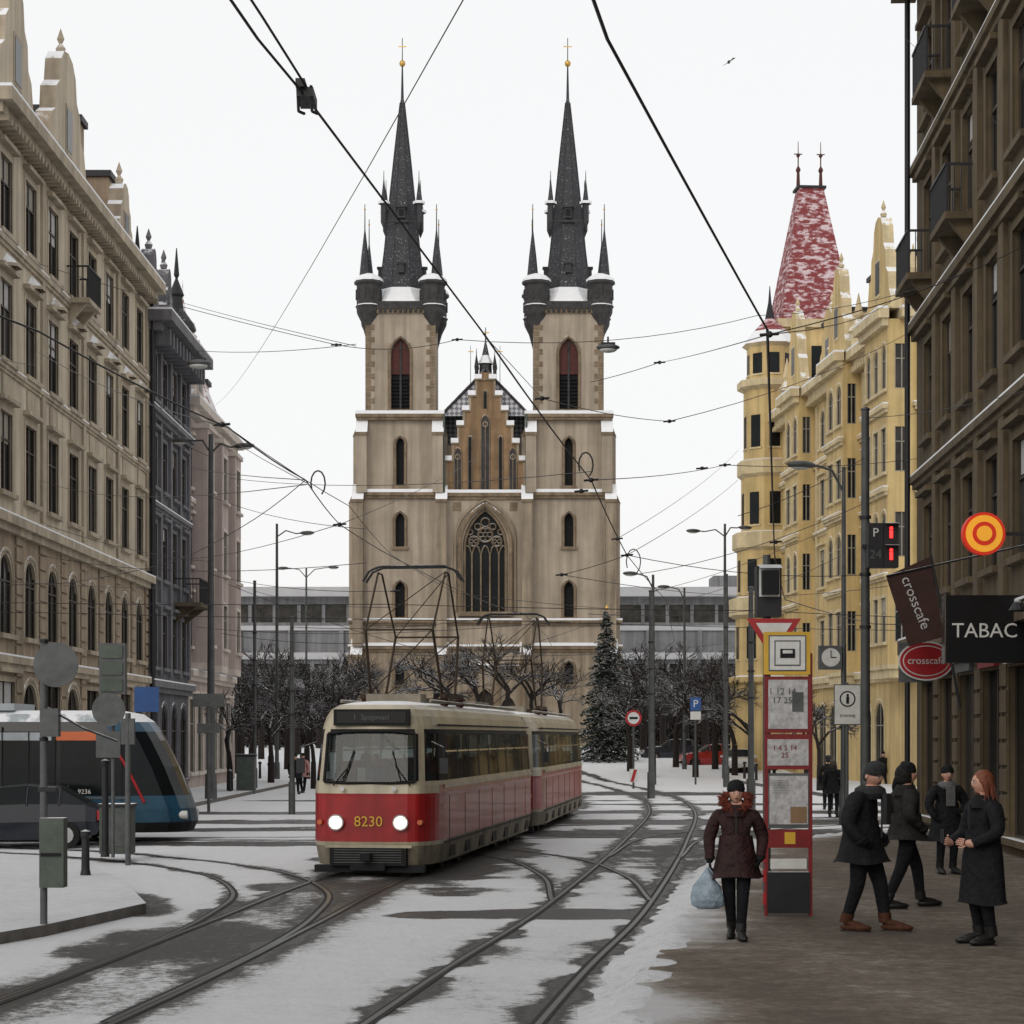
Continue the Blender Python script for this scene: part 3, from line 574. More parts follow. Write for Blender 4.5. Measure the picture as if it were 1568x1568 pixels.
def blob(cx,cy,rx,ry,amp,ang=0.):
    global wear_shade
    c,s=math.cos(ang),math.sin(ang);u=((XX-cx)*c+(YY-cy)*s)/rx;v=(-(XX-cx)*s+(YY-cy)*c)/ry;r=u**2+v**2+(N2-.5)*1.1+(N1-.5)*1.1+(N3-.5)*.5
    wear_shade=np.maximum(wear_shade,amp/(1+np.exp((r-1)*6)))
blob(1.1,27.3,1.7,.62,.95);blob(-.9,27.2,.7,.5,.8);blob(2.5,28.5,.6,.35,.85);blob(-3.5,23.4,1.3,2.6,.45);blob(-2.6,32.5,1.3,1.6,.6);blob(-1.6,42,1.9,9.5,.85)  # last blob paints the shade under the front tram into the ground colour
blob(0,56.5,34,1.5,.75);blob(-6,63,9,1.0,.75);blob(9,64,10,1.2,.75);blob(4,50,5,2.,.55);blob(3.4,40,1.6,5,.42);blob(-6.5,45,6,1.,.65);blob(9,71,9,1.,.65);blob(-5.6,29,.6,2,.4,.3);blob(5,84,5,3,.45);blob(-.9,19.1,.3,.18,.9);blob(-7,52,8,.8,.55);blob(-4,75,9,.8,.5)
verts=np.stack([XX.ravel(),YY.ravel(),ZZ.ravel()],1);nx=len(xs);ny=len(ys)
ii=np.arange((ny-1)*(nx-1));r_=ii//(nx-1);c_=ii%(nx-1);a=r_*nx+c_
faces=np.stack([a,a+1,a+nx+1,a+nx],1)
me=bpy.data.meshes.new('ground');me.from_pydata(verts.tolist(),[],faces.tolist());at_=me.attributes.new('wear_shade','FLOAT','POINT');at_.data.foreach_set('value',wear_shade.ravel().astype(np.float32))
go=bpy.data.objects.new('snowy_ground',me);scene.collection.objects.link(go)
def groundmat(name,pts,attr=True,base=0.,sc=1.,rough=(.75,.35),bumpd=.10,amps=(.45,1.05,.25,.34),g0=.42):
    m=bpy.data.materials.new(name);m.use_nodes=True;nt=m.node_tree;L=nt.links;b=nt.nodes['Principled BSDF'];b.inputs['Specular IOR Level'].default_value=.3
    tc=nn(nt,'ShaderNodeTexCoord')
    def noi(s,det=8,ro=.65,mp=None,dist=0):
        n=nn(nt,'ShaderNodeTexNoise');n.inputs['Scale'].default_value=s;n.inputs['Detail'].default_value=det;n.inputs['Roughness'].default_value=ro;n.inputs['Distortion'].default_value=dist
        src=tc.outputs['Object']
        if mp:
            mm=nn(nt,'ShaderNodeMapping');mm.inputs['Scale'].default_value=mp;mm.inputs['Rotation'].default_value=(0,0,rad(-8));L.new(src,mm.inputs[0]);src=mm.outputs[0]
        L.new(src,n.inputs['Vector']);return n.outputs['Fac']
    def ma(a,b_,c=None,op='MULTIPLY_ADD'):
        n=nn(nt,'ShaderNodeMath',operation=op)
        for k,v in enumerate((a,b_,c)):
            if v is None: continue
            if isinstance(v,(int,float)): n.inputs[k].default_value=v
            else: L.new(v,n.inputs[k])
        return n.outputs[0]
    if attr:
        at2=nn(nt,'ShaderNodeAttribute',attribute_name='wear_shade');v=at2.outputs['Fac']
        gain=ma(v,3.,g0);gain=ma(gain,1.3,op='MINIMUM')
    else:
        vv=nn(nt,'ShaderNodeValue');vv.outputs[0].default_value=base;v=vv.outputs[0];gain=None
    n1=noi(2.6*sc,8,.7);n2=noi(8*sc,8,.85);n3=noi(.35*sc,4);n4=noi(2.6,5,.6,(1.,.16,1),.5);tot=None
    for n,k in((n1,amps[0]),(n2,amps[1]),(n3,amps[2]),(n4,amps[3])):
        x=ma(ma(n,.5,op='SUBTRACT'),k,op='MULTIPLY');tot=x if tot is None else ma(tot,x,op='ADD')
    if gain: tot=ma(tot,gain,op='MULTIPLY')
    v=ma(v,tot,op='ADD')
    cr_=nn(nt,'ShaderNodeValToRGB');L.new(v,cr_.inputs[0]);e=cr_.color_ramp.elements
    e[0].position=pts[0][0];e[0].color=(*pts[0][1],1);e[1].position=pts[-1][0];e[1].color=(*pts[-1][1],1)
    for p,c in pts[1:-1]: q=e.new(p);q.color=(*c,1)
    L.new(cr_.outputs[0],b.inputs['Base Color'])
    r=nn(nt,'ShaderNodeMapRange');r.inputs[1].default_value=.3;r.inputs[2].default_value=.7;r.inputs[3].default_value=rough[0];r.inputs[4].default_value=rough[1];L.new(v,r.inputs[0]);L.new(r.outputs[0],b.inputs['Roughness'])
    bp=nn(nt,'ShaderNodeBump');bp.inputs['Strength'].default_value=1.;bp.inputs['Distance'].default_value=bumpd
    L.new(ma(n2,.6,n1),bp.inputs['Height']);L.new(bp.outputs[0],b.inputs['Normal']);return m
GP=[(0.,(.77,.78,.80)),(.12,(.68,.69,.71)),(.19,(.42,.42,.42)),(.27,(.16,.155,.15)),(.42,(.05,.047,.045)),(1.,(.02,.02,.021))]
MATS['ground']=groundmat('snow_street',GP)
WP=[(0.,(.72,.72,.73)),(.12,(.46,.43,.40)),(.24,(.27,.225,.185)),(.40,(.165,.13,.10)),(.65,(.085,.066,.052))]
MATS['walk']=groundmat('trodden_snow',WP,True,.30,1.1,(.85,.6),.14,(.5,.65,.2,.0),.25)
MATS['walkfar']=groundmat('pavement_snow',[(0.,(.76,.77,.79)),(.3,(.64,.65,.67)),(.45,(.35,.34,.33)),(.8,(.1,.1,.1))],False,.14,1.,amps=(.5,.7,.4,.2))
me.materials.append(MATS['ground'])
mb=MB()
for A,N in rails:
    for sgn in(-1,1):
        for off,w,h,mat in((.7175,.055,.010,'rail'),(.665,.045,.007,'groove'),(.76,.03,.006,'groove')):
            o1=A+N*sgn*(off-w/2);o2=A+N*sgn*(off+w/2)
            z1=gz(0,o1[:,1]);idx=np.where(A[:,1]<112)[0];vs=[(o1[i,0],o1[i,1],z1[i]+h) for i in idx]+[(o2[i,0],o2[i,1],z1[i]+h) for i in idx];n=len(idx)
            mb.add(vs,[(i,n+i,n+i+1,i+1) for i in range(n-1)],mat)
mb.build('tram_rails')
def pavement(poly,z,mat,kerb='kerb'):
    mb=MB();n=len(poly);A=sum(poly[i][0]*poly[(i+1)%n][1]-poly[(i+1)%n][0]*poly[i][1] for i in range(n))
    if A<0: poly=poly[::-1]
    mb.prism(poly,-.1,z,kerb,mat);return mb.build('pavement')
kl=[(-.3,4),(.3,8),(.85,16),(1.36,19.6),(1.95,24),(2.6,28.4),(3.3,33),(4.2,38),(5.6,42.5),(8,46),(11.5,48.3)]
K=cr(kl,.3);mb=MB();us=list(np.arange(0,3.,.15))+[4,6,10,16,24];vs=[];wv=[]
rk=random.Random(3);ph=[0]
for q,p in enumerate(K):
    t=(K[min(q+1,len(K)-1)]-K[max(q-1,0)]).normalized();nv=Vector((t.y,-t.x,0)) if q<len(K)-9 else Vector((.4,-.9,0)).normalized()
    ph.append(ph[-1]*.8+rk.gauss(0,.16));e=.55+ph[-1]+.2*math.sin(p.y*.9)
    for u in us:
        vs.append((p.x+nv.x*u,p.y+nv.y*u,.2));wv.append(.36-.42*(1/(1+math.exp((u-e)*4.5)))+ (.06*math.sin(u*2+p.y*.7)))
nu=len(us);fs=[(q*nu+i,q*nu+i+1,(q+1)*nu+i+1,(q+1)*nu+i) for q in range(len(K)-1) for i in range(nu-1)]
mb.add(vs,fs,'walk')
mb.add([(p.x,p.y,-.05) for p in K]+[(p.x,p.y,.2) for p in K],[(i,i+1,len(K)+i+1,len(K)+i) for i in range(len(K)-1)],'kerb')
o=mb.build('pavement');a2=o.data.attributes.new('wear_shade','FLOAT','POINT');a2.data.foreach_set('value',np.array(wv+[.4]*(2*len(K)),dtype=np.float32))
rb=random.Random(8);R=[]
for q,p in enumerate(K):
    t=(K[min(q+1,len(K)-1)]-K[max(q-1,0)]).normalized();nv=Vector((t.y,-t.x,0));a=rb.uniform(.22,.42);h=.2+rb.uniform(-.02,.05)
    R.append([p-nv*(a+.15)+Vector((0,0,.003)),p-nv*a*.5+Vector((0,0,h*.55)),p+Vector((0,0,h+.01)),p+nv*.15+Vector((0,0,h)),p+nv*(.35)+Vector((0,0,.17))])
mb=MB();MATS['bank']=groundmat('snow_bank',GP,False,.08,1.2,(.8,.5),.08,amps=(.3,.6,.1,.1))
for q in range(len(R)-1): mb.add(R[q]+R[q+1],[(i,i+1,6+i,5+i) for i in range(4)],'bank',True)
mb.build('snow_bank')
pavement([(-4.95,27.4),(-5.6,24.2),(-7.,20),(-8,15),(-34,12),(-34,40.5),(-12,40),(-8.9,38.4),(-7.4,35.6),(-5.9,31)],.14,'walkfar')
pavement([(-34,52.4),(-12.5,52.9),(-11.2,54.5),(-10.8,58),(-10.6,104),(-34,104)],.14,'walkfar')
pavement([(34,66),(14.5,65),(12.6,68),(12.4,78),(11.6,103),(34,103)],.14,'walkfar')
# ================================================================ trams
def ringbody(mb,levels,half,matfn,zcap):
    rings=[]
    for lv in levels:
        pts=[(*p(lv),lv['z']) for p in half]
        rings.append([(-x,y,z) for x,y,z in pts[::-1]]+pts)
    n=len(rings[0]);nh=n//2
    for i in range(len(rings)-1):
        for j in range(n-1):
            hj=(j-nh) if j>=nh else (nh-2-j)
            if j==nh-1: hj=-1
            mb.add([rings[i][j],rings[i][j+1],rings[i+1][j+1],rings[i+1][j]],[(0,1,2,3)],matfn(hj,i,j>=nh),False)
    mb.add(rings[-1],[tuple(range(n))],zcap)
def t3(name,X,Y,ang,number,lead=True):
    mb=MB();L=14.2
    lv=[dict(z=.2,hw=1.08,yf=.12),dict(z=.53,hw=1.12,yf=.02),dict(z=.60,hw=1.13,yf=0.),dict(z=1.36,hw=1.13,yf=.02),dict(z=1.42,hw=1.135,yf=.02),dict(z=1.56,hw=1.13,yf=.05),dict(z=1.63,hw=1.12,yf=.07),dict(z=2.44,hw=1.065,yf=.24),dict(z=2.52,hw=1.05,yf=.26),dict(z=2.58,hw=1.04,yf=.28),dict(z=2.74,hw=.99,yf=.33),dict(z=2.86,hw=.92,yf=.40),dict(z=2.94,hw=.80,yf=.55),dict(z=2.99,hw=.60,yf=.9),dict(z=3.02,hw=.35,yf=1.5)]
    sc=1.13
    front=[(.06,0),(.66,.05),(.79,.10),(.84,.13),(.93,.24),(1.0,.38),(1.055,.56),(1.09,.74),(1.12,1.05),(1.13,1.3)]
    wy=[];y=1.38
    for k in range(9): wy.append((y,y+1.18));y+=1.30
    half=[]
    def mk(x0,y0): return lambda l:(x0*l['hw']/sc,l['yf']+y0)
    for x0,y0 in front: half.append(mk(x0,y0))
    def sd(yy): return lambda l:(l['hw'],max(l['yf']+1.32,min(yy,L-l['yf']-1.1)))
    sidx={}
    for k,(a,b) in enumerate(wy): sidx[len(half)]=k;half.append(sd(a));half.append(sd(b))
    half.append(sd(L-1.1))
    for x0,y0 in front[::-1][1:]: half.append((lambda x0,y0:lambda l:(x0*l['hw']/sc,L-l['yf']-y0))(x0,y0))
    nfr=len(front)
    def mf(h,i,right):
        side=h>=nfr-3
        if i==0: return 'rubber' if (h<1) else 'tskirt'
        if i==1: return 'tcream' if h<nfr else 'tskirt'
        if i in(2,3): return 'tred'
        if i==4: return 'tred' if side else 'tcream'
        if i==5: return 'tcream'
        if i==6:
            if h<2 : return 'tramglass'
            if h==2: return 'rubber'
            if h==3: return 'tcream'
            if h in(4,5,6): return 'tramglass'
            if h in sidx: return 'tramglass'
            if nfr-1<=h<nfr+18: return 'rubber'
            if h>=len(half)-3: return 'tramglass'
            return 'tred' if h>=nfr+18 else 'rubber'
        if i==7: return 'rubber' if (h<2 or h>=nfr-6) else 'tcream'
        if i in(9,10): return 'blackp' if h<1 else 'tcream'
        return 'troof' if i>=12 else 'tcream'
    ringbody(mb,lv,half,mf,'troof')
    mb.box(-1.0,1.0,.6,L-.6,.55,.9,'dark');mb.box(-.9,.9,1.4,1.5,.9,1.75,'iron');mb.box(-.95,.95,1.6,L-.7,2.48,2.5,'signgrey')
    for k in range(9):
        for sx in(-.72,.62): mb.box(sx-.2,sx+.25,2.+k*1.25,2.1+k*1.25,.9,1.95,'stopred')
    for k in range(5):
        for sx in(-.5,.5): mb.cyl((sx,2.6+k*2.2,.9),(sx,2.6+k*2.2,2.48),.02,.02,6,'yellow')
    for k,(x,s_) in enumerate(((-.55,'coatgrey'),(.6,'coatblack'),(.55,'scarf'),(-.6,'coatblack'),(.6,'coatgrey'))):
        yy=2.5+k*2.3;mb.ell((x,yy,1.5),(.21,.14,.34),s_);mb.ell((x,yy,1.93),(.08,.1,.12),'skin' if k%2 else 'hatgrey')
    if lead:
        mb.box(-.8,.8,.5,.78,1.,1.56,'iron');mb.ell((-.1,1.15,1.55),(.22,.14,.3),'signblue');mb.ell((-.1,1.12,1.98),(.08,.1,.12),'skin');mb.box(-.3,.1,1.28,1.35,1.2,1.9,'iron');mb.box(-.32,-.18,.62,.66,1.58,1.85,'signwhite')
    for a,b in wy:
        for sx in(-1,1):
            for yy in(a,b): mb.add([(sx*1.128,yy-.02,1.63),(sx*1.128,yy+.02,1.63),(sx*1.075,yy+.02,2.44),(sx*1.075,yy-.02,2.44)],[(0,1,2,3)],'rubber')
            mb.box(min(sx*1.085,sx*1.105),max(sx*1.085,sx*1.105),a,b,2.12,2.15,'chrome')
    for sx in(-1,1):
        mb.box(min(sx*1.13,sx*1.155),max(sx*1.13,sx*1.155),1.1,L-1.1,1.5,1.56,'tcream')
        mb.box(min(sx*1.12,sx*1.14),max(sx*1.12,sx*1.14),1.1,L-1.1,.535,.56,'rubber')
        mb.box(min(sx*1.02,sx*1.07),max(sx*1.02,sx*1.07),1.,L-1.,2.58,2.61,'rubber')
        for k in range(7):
            y0=1.6+k*1.75;mb.box(min(sx*1.125,sx*1.136),max(sx*1.125,sx*1.136),y0,y0+.012,.6,1.36,'dark');mb.box(min(sx*1.08,sx*1.115),max(sx*1.08,sx*1.115),y0+.2,y0+.75,.26,.46,'rubber')
    for yc in(2.7,4.6,9.6,11.5):
        for sx in(-.75,.75): mb.cyl((sx-.06,yc,.33),(sx+.06,yc,.33),.33,.33,20,'rubber',smooth=False)
    for yc in(3.65,10.55): mb.box(-.95,.95,yc-1.3,yc+1.3,.12,.5,'dark')
    mb.box(-.85,.85,5.5,8.7,.2,.55,'dark')
    for x in(-.56,.56):
        mb.cyl((x,.12,.93),(x,-.05,.93),.135,.135,20,'chrome');mb.cyl((x,-.05,.93),(x,-.065,.93),.105,.105,20,'head' if lead else 'lampglass',smooth=False)
        mb.cyl((x*1.55,.3,.93),(x*1.55,.08,.93),.045,.045,10,'orange')
    mb.box(-.66,.66,-.06,.12,.2,.5,'rubber');mb.box(-.75,.75,-.02,.02,.50,.545,'tcream')
    for k in range(6): mb.box(-.58,.58,-.075,-.05,.25+k*.042,.262+k*.042,'signgrey')
    mb.box(-.08,.08,-.3,.1,.3,.42,'dark');mb.box(-.95,.95,.05,.25,.08,.2,'dark');mb.box(-.3,.3,-.1,.1,.12,.24,'dark')
    if number: mb.text(number,.25,Tr(0,-.012,.94)@FACE,'yellow')
    fr=[(-.79,.12,1.62),(-.4,.08,1.6),(.4,.08,1.6),(.79,.12,1.62),(.76,.30,2.44),(.4,.255,2.48),(-.4,.255,2.48),(-.76,.30,2.44)]
    mb.tube([(x,y-.02,z) for x,y,z in fr+[fr[0]]],.028,'rubber',5)
    for x0,x1 in((-.62,-.2),(.72,.3)): mb.tube([(x0,.02,1.55),(x1+(x0-x1)*.35,.1,1.9)],.012,'rubber',4);mb.tube([(x1+(x0-x1)*.6,.05,1.62),(x1+(x0-x1)*.2,.16,2.15)],.014,'rubber',4)
    for x in(-.45,.45): mb.cyl((x,.0,1.5),(x,-.04,1.5),.04,.04,8,'chrome')
    mb.box(-.66,.66,.24,.38,2.58,2.86,'rubber');mb.box(-.6,.6,.225,.24,2.62,2.82,'blackp');mb.text('1  Spojovaci',.13,Tr(0,.22,2.72)@FACE,'signgrey')
    for sx in(-1,1): mb.tube([(sx*1.0,.5,2.3),(sx*1.25,.3,2.2),(sx*1.25,.3,2.0)],.014,'iron',5);mb.box(sx*1.25-.07,sx*1.25+.07,.27,.31,1.76,2.02,'iron')
    mb.box(-.5,.5,2.2,2.8,3.0,3.16,'troof');mb.box(-.45,.45,9,11,3.0,3.14,'troof');mb.box(-.4,.4,7,8.4,3.,3.1,'iron')
    for sx in(-.8,.8): mb.tube([(sx,1.5,3.02),(sx,L-1.5,3.02)],.03,'troof',5)
    for y in(3.3,5.1): mb.box(-.8,.8,y-.05,y+.05,3.03,3.1,'brownpole')
    for x in(-.75,.75):
        mb.box(x-.05,x+.05,3.1,5.3,3.1,3.18,'brownpole')
        for y in(3.3,5.1): mb.lathe((x,y,2.95),[(.06,0),(.09,.05),(.05,.1),(.09,.15),(.05,.2)],8,'louvre')
    zt=5.62
    for sy in(-1,1):
        for x in(-.68,.68):
            mb.tube([(x,4.2+sy*.75,3.2),(x*.92,4.2+sy*1.45,4.35)],.026,'brownpole',6);mb.tube([(x*.92,4.2+sy*1.45,4.35),(x*.95,4.2+sy*.18,zt-.12)],.02,'brownpole',6)
        mb.tube([(-.65,4.2+sy*1.45,4.35),(.65,4.2+sy*1.45,4.35)],.02,'brownpole',6)
        mb.tube([(-.68,4.2+sy*.75,3.2),(.62,4.2+sy*1.45,4.35)],.012,'brownpole',5);mb.tube([(-.62,4.2+sy*1.45,4.35),(.64,4.2+sy*.2,zt-.12)],.010,'brownpole',5)
        mb.tube([(-.95,4.2+sy*.16,zt-.28),(-.82,4.2+sy*.16,zt-.08),(-.62,4.2+sy*.16,zt),(.62,4.2+sy*.16,zt),(.82,4.2+sy*.16,zt-.08),(.95,4.2+sy*.16,zt-.28)],.024,'iron',6)
    for x in(-.65,.65): mb.tube([(x,4.04,zt-.12),(x,4.36,zt-.12)],.02,'iron',5)
    mb.build(name,(X,Y,0),ang)
t3('tram',-2.44,34.4,-math.atan2(.135,1),'8230')
t3('tram',-.44,49.3,-math.atan2(.112,1),None,False)
mb=MB();L=24.
lv=[dict(z=.22,hw=1.2,yf=.10),dict(z=.45,hw=1.24,yf=.0),dict(z=.75,hw=1.25,yf=.05),dict(z=1.05,hw=1.25,yf=.16),dict(z=1.7,hw=1.24,yf=.42),dict(z=2.3,hw=1.22,yf=.72),dict(z=2.5,hw=1.2,yf=.84),dict(z=2.72,hw=1.15,yf=1.0),dict(z=2.9,hw=1.02,yf=1.25),dict(z=2.98,hw=.8,yf=1.7)]
fr=[(.1,0),(.5,.05),(.85,.2),(1.1,.45),(1.25,.95)];half=[]
for x0,y0 in fr: half.append((lambda x0,y0:lambda l:(x0*l['hw']/1.25,l['yf']+y0))(x0,y0))
yl=[2.9,3.0,4.2,4.3,5.5,5.6,6.8,6.9,8.2,8.3,10,10.1,12,12.1,14,14.1,16,16.1,18,18.1,20,24]
for yy in yl: half.append((lambda yy:lambda l:(l['hw'],yy))(yy))
def mf(h,i,right):
    if i<1: return 'rubber'
    if i in(1,2): return 'tblue'
    if i in(3,4,5): return 'tglass' if (h<5 or h%2==0) else 'blackp'
    if i==6: return 'tblue' if h<4 else 'blackp'
    return 'tgrey'
ringbody(mb,lv,half,mf,'tgrey')
for sx in(-1,1):
    for yy,w in((3.,.02),(4.2,.02),(5.5,.02),(8.2,.25),(14,.25),(20,.1)): mb.box(min(sx*1.2,sx*1.262),max(sx*1.2,sx*1.262),yy,yy+w,.3,2.6,'rubber')
    mb.box(min(sx*1.24,sx*1.262),max(sx*1.24,sx*1.262),1.4,24,.98,1.03,'signgrey');mb.tube([(sx*1.255,1.0,.9),(sx*1.25,1.35,1.6),(sx*1.23,1.75,2.3)],.035,'signred',5)
    mb.box(min(sx*1.19,sx*1.235),max(sx*1.19,sx*1.235),2.0,3.0,2.3,2.5,'orange');mb.box(min(sx*1.19,sx*1.235),max(sx*1.19,sx*1.235),3.1,8,2.3,2.48,'tgrey')
    for yc in(2.6,11.8,13.2,20): mb.cyl((sx*1.1-.05,yc,.3),(sx*1.1+.05,yc,.3),.3,.3,18,'rubber')
    mb.cyl((sx*.8,.35,.6),(sx*.8,.1,.6),.1,.1,12,'lampglass')
    for yy in(1.5,3.6,4.9,6.3): mb.box(min(sx*1.24,sx*1.258),max(sx*1.24,sx*1.258),yy,yy+.02,.45,2.5,'dark')
mb.box(-1.0,1.0,4,8.5,2.98,3.14,'tgrey','snow')
for sx in(1,-1):
    with at(mb,Tr(sx*1.262,2.35,1.14)@Matrix.Rotation(rad(90*sx),4,'Z')@FACE): mb.text('9236',.15,Matrix.Identity(4),'signwhite')
mb.build('modern_tram',(SX(299,46.6),46.9,0),rad(90))
def car(name,X,Y,Z,ang,paint,sc=1.):
    mb=MB();st=[(-2.05,.66,.42,.62,.62,.6),(-1.95,.80,.28,.78,.80,.7),(-1.3,.86,.22,.92,.93,.72),(-.85,.87,.2,.98,1.0,.74),(-.25,.88,.2,1.0,1.42,.62),(.35,.88,.2,1.02,1.47,.60),(1.1,.88,.2,1.02,1.42,.60),(1.75,.86,.25,1.0,1.05,.62),(1.98,.80,.32,.9,.93,.62),(2.05,.7,.45,.75,.76,.55)]
    R=[]
    for x,w,z0,zb,zt,tw in st: R.append([(x,-w*.92,z0),(x,-w,(z0+zb)/2),(x,-w*.97,zb),(x,-tw,zt-.03),(x,-tw*.6,zt),(x,tw*.6,zt),(x,tw,zt-.03),(x,w*.97,zb),(x,w,(z0+zb)/2),(x,w*.92,z0)])
    for i in range(len(R)-1):
        for j in range(9):
            g=(j in(2,6) and 2<i<7) or (j in(3,4,5) and i in(3,6))
            mb.add([R[i][j],R[i+1][j],R[i+1][j+1],R[i][j+1]],[(0,1,2,3)],'glass' if g else paint,True)
    for r in(R[0],R[-1]): mb.add(r,[tuple(range(10))],paint)
    for x in(-1.3,1.3):
        for sy in(-1,1):
            mb.cyl((x,sy*.66,.31),(x,sy*.89,.31),.32,.32,20,'rubber');mb.cyl((x,sy*.88,.31),(x,sy*.90,.31),.19,.19,12,'chrome',smooth=False)
    for sy in(-1,1):
        mb.cb((-1.98,sy*.6,.66),(.12,.3,.14),'lampglass');mb.cb((2.0,sy*.66,.76),(.1,.2,.22),'signred')
        for x in(-.3,.42,1.15): mb.tube([(x,sy*.87,.99),(x,sy*.63,1.4)],.025,paint,4)
        mb.cb((-.6,sy*.98,1.02),(.1,.16,.12),paint)
    mb.cb((2.05,0,.6),(.04,.5,.12),'signwhite');mb.cb((-2.06,0,.45),(.04,.5,.1),'signwhite');mb.box(-1.6,1.6,-.7,.7,.18,.3,'dark')
    o=mb.build(name,(X,Y,Z),ang);o.scale=(sc,)*3
car('parked_car',SX(22,43.8),43.8,0,rad(4),'cardark',.93)
car('parked_car',SX(1090,125),125,.45,rad(10),'carred');car('parked_car',SX(1132,118),118,.2,rad(80),'carwhite');car('parked_car',SX(1030,132),132,.75,rad(5),'cardark')
# ================================================================ poles, lamps and signs
def lamp(name,X,Y,zb,zt,arms,r=.11):
    mb=MB();mb.cyl((0,0,0),(0,0,.9),r*1.5,r*1.4,12,'pole');mb.cyl((0,0,.9),(0,0,zt-zb),r,r*.6,12,'pole')
    for dx,dy,dz in arms:
        z=zt-zb-.2;mb.tube([(0,0,z-.5),(dx*.35,dy*.35,z+dz*.5),(dx*.75,dy*.75,z+dz),(dx,dy,z+dz+.04)],.035,'pole',6)
        a=math.atan2(dy,dx)
        with at(mb,Tr(dx,dy,z+dz+.03)@Matrix.Rotation(a,4,'Z')): mb.ell((.25,0,0),(.42,.15,.11),'pole',10,6);mb.ell((.28,0,-.05),(.3,.11,.09),'lampglass',10,6)
    for z in(2.6,3.6): mb.cyl((0,0,z),(0,0,z+.08),r*1.35,r*1.35,10,'iron')
    return mb.build(name,(X,Y,zb))
lamp('street_lamp',SX(323,73),73,.14,SZ(665,73),[(1.0,-.3,-.3),(-.9,.3,.0)],.15)
lamp('street_lamp',SX(424,108),108,.1,SZ(802,108),[(1.4,-.3,-.35)])
lamp('street_lamp',SX(469,150),150,1.2,SZ(870,150),[(1.8,-.3,.2),(-1.5,.2,.2)])
lamp('street_lamp',SX(1292,55),55,.0,SZ(715,55),[(-.95,-.2,.2)],.09)
lamp('street_lamp',SX(1110,110),110,.1,SZ(802,110),[(-1.5,-.3,-.25),(.9,.3,.0)])
lamp('street_lamp',SX(1000,100),100,.0,SZ(880,100),[(-.9,-.3,.2)])
lamp('street_lamp',SX(1048,120),120,.1,SZ(900,120),[(-1.,-.3,.2)],.1)
def mast(X,Y,zb,zt,r=.1,name='catenary_mast',extra=None):
    mb=MB();mb.cyl((0,0,0),(0,0,(zt-zb)),r*1.1,r*.8,14,'pole');mb.cyl((0,0,0),(0,0,1.),r*1.5,r*1.5,14,'pole');mb.ell((0,0,zt-zb),(r,r,r*.5),'pole')
    for z in(.5,.62,.75): mb.cyl((0,0,(zt-zb)*z),(0,0,(zt-zb)*z+.06),r*1.2,r*1.2,12,'iron')
    if extra: extra(mb)
    return mb.build(name,(X,Y,zb))
def sig(mb):
    for x in(-.03,.27): mb.box(x,x+.29,-.52,-.22,SZ(872,40)-.2,SZ(805,40)-.2,'iron')
    for k,(t,z) in enumerate((('P',SZ(820,40)-.2),('24',SZ(853,40)-.2))): mb.text(t,.24,Tr(.11,-.53,z)@FACE,'signwhite' if k==0 else 'signgrey')
    for z in(SZ(820,40)-.2,SZ(853,40)-.2):
        mb.ell((.415,-.53,z+.09),(.035,.02,.035),'redlamp',8,6);mb.box(.385,.445,-.535,-.525,z-.1,z+.05,'redlamp');mb.add([(.28,-.72,z+.17),(.55,-.72,z+.17),(.55,-.53,z+.2),(.28,-.53,z+.2)],[(0,1,2,3)],'iron')
    mb.box(-.1,.3,-.24,-.1,SZ(840,40)-.2,SZ(835,40)-.2,'iron')
mast(SX(1325,40),40,.2,SZ(627,40),.095,extra=sig)
mast(SX(447,62),62,0,SZ(945,62),.07);mast(SX(390,88),88,0,SZ(890,88),.08);mast(SX(1112,95),95,0,SZ(880,95),.1)
mast(SX(997,78),78,0,SZ(905,78),.1);mast(SX(1150,66),66,0,SZ(900,66),.1)
def post(mb,x,y,h,r=.035,mat='signgrey'): mb.cyl((x,y,0),(x,y,h),r,r,8,mat)
d=GD(1415,.14);mb=MB();top=SZ(978,d)-.14;post(mb,0,0,top,.045)
mb.disc((.16,-.07,SZ(1018,d)-.14),.27,.02,'signgrey',28);mb.box(-.02,.2,-.12,.02,SZ(1128,d)-.14,SZ(1085,d)-.14,'signgrey');mb.box(-.02,.27,-.15,.07,SZ(1358,d)-.14,SZ(1252,d)-.14,'boxgreen','snow')
mb.box(0,.24,-.17,-.15,SZ(1310,d)-.14,SZ(1305,d)-.14,'dark');mb.box(-.06,.15,-.05,.05,SZ(1212,d)-.14,SZ(1205,d)-.14,'iron');mb.tube([(.04,0,2.6),(.5,-.1,2.35),(.9,-.1,2.2)],.015,'iron',5)
for z in(top-.05,top-.5,2.2,1.6): mb.cyl((0,0,z),(0,0,z+.04),.055,.055,8,'iron')
mb.build('traffic_sign_post',(SX(67,d),d,.14))
d=GD(1325,.14);mb=MB();post(mb,0,0,SZ(1092,d)-.14,.05);mb.box(-.12,.12,-.04,.04,SZ(1140,d)-.14,SZ(1100,d)-.14,'signgrey');mb.build('signal_post',(SX(196,d),d,.14),bevel=.005)
d=GD(1313,.14);mb=MB();post(mb,0,0,SZ(985,d)-.14,.035)
zz=SZ(985,d)-.14;mb.box(-.24,.24,-.1,.12,zz-.95,zz,'signgrey')
for k in range(3): mb.box(-.2,.2,-.13,-.1,zz-.28-k*.31,zz-.05-k*.31,'boxgreen')
mb.disc((-.05,-.16,SZ(1087,d)-.14),.31,.02,'signgrey',28);mb.box(-.3,.15,-.08,-.06,SZ(1160,d)-.14,SZ(1120,d)-.14,'signgrey')
mb.build('traffic_signal_post',(SX(173,d),d,.14))
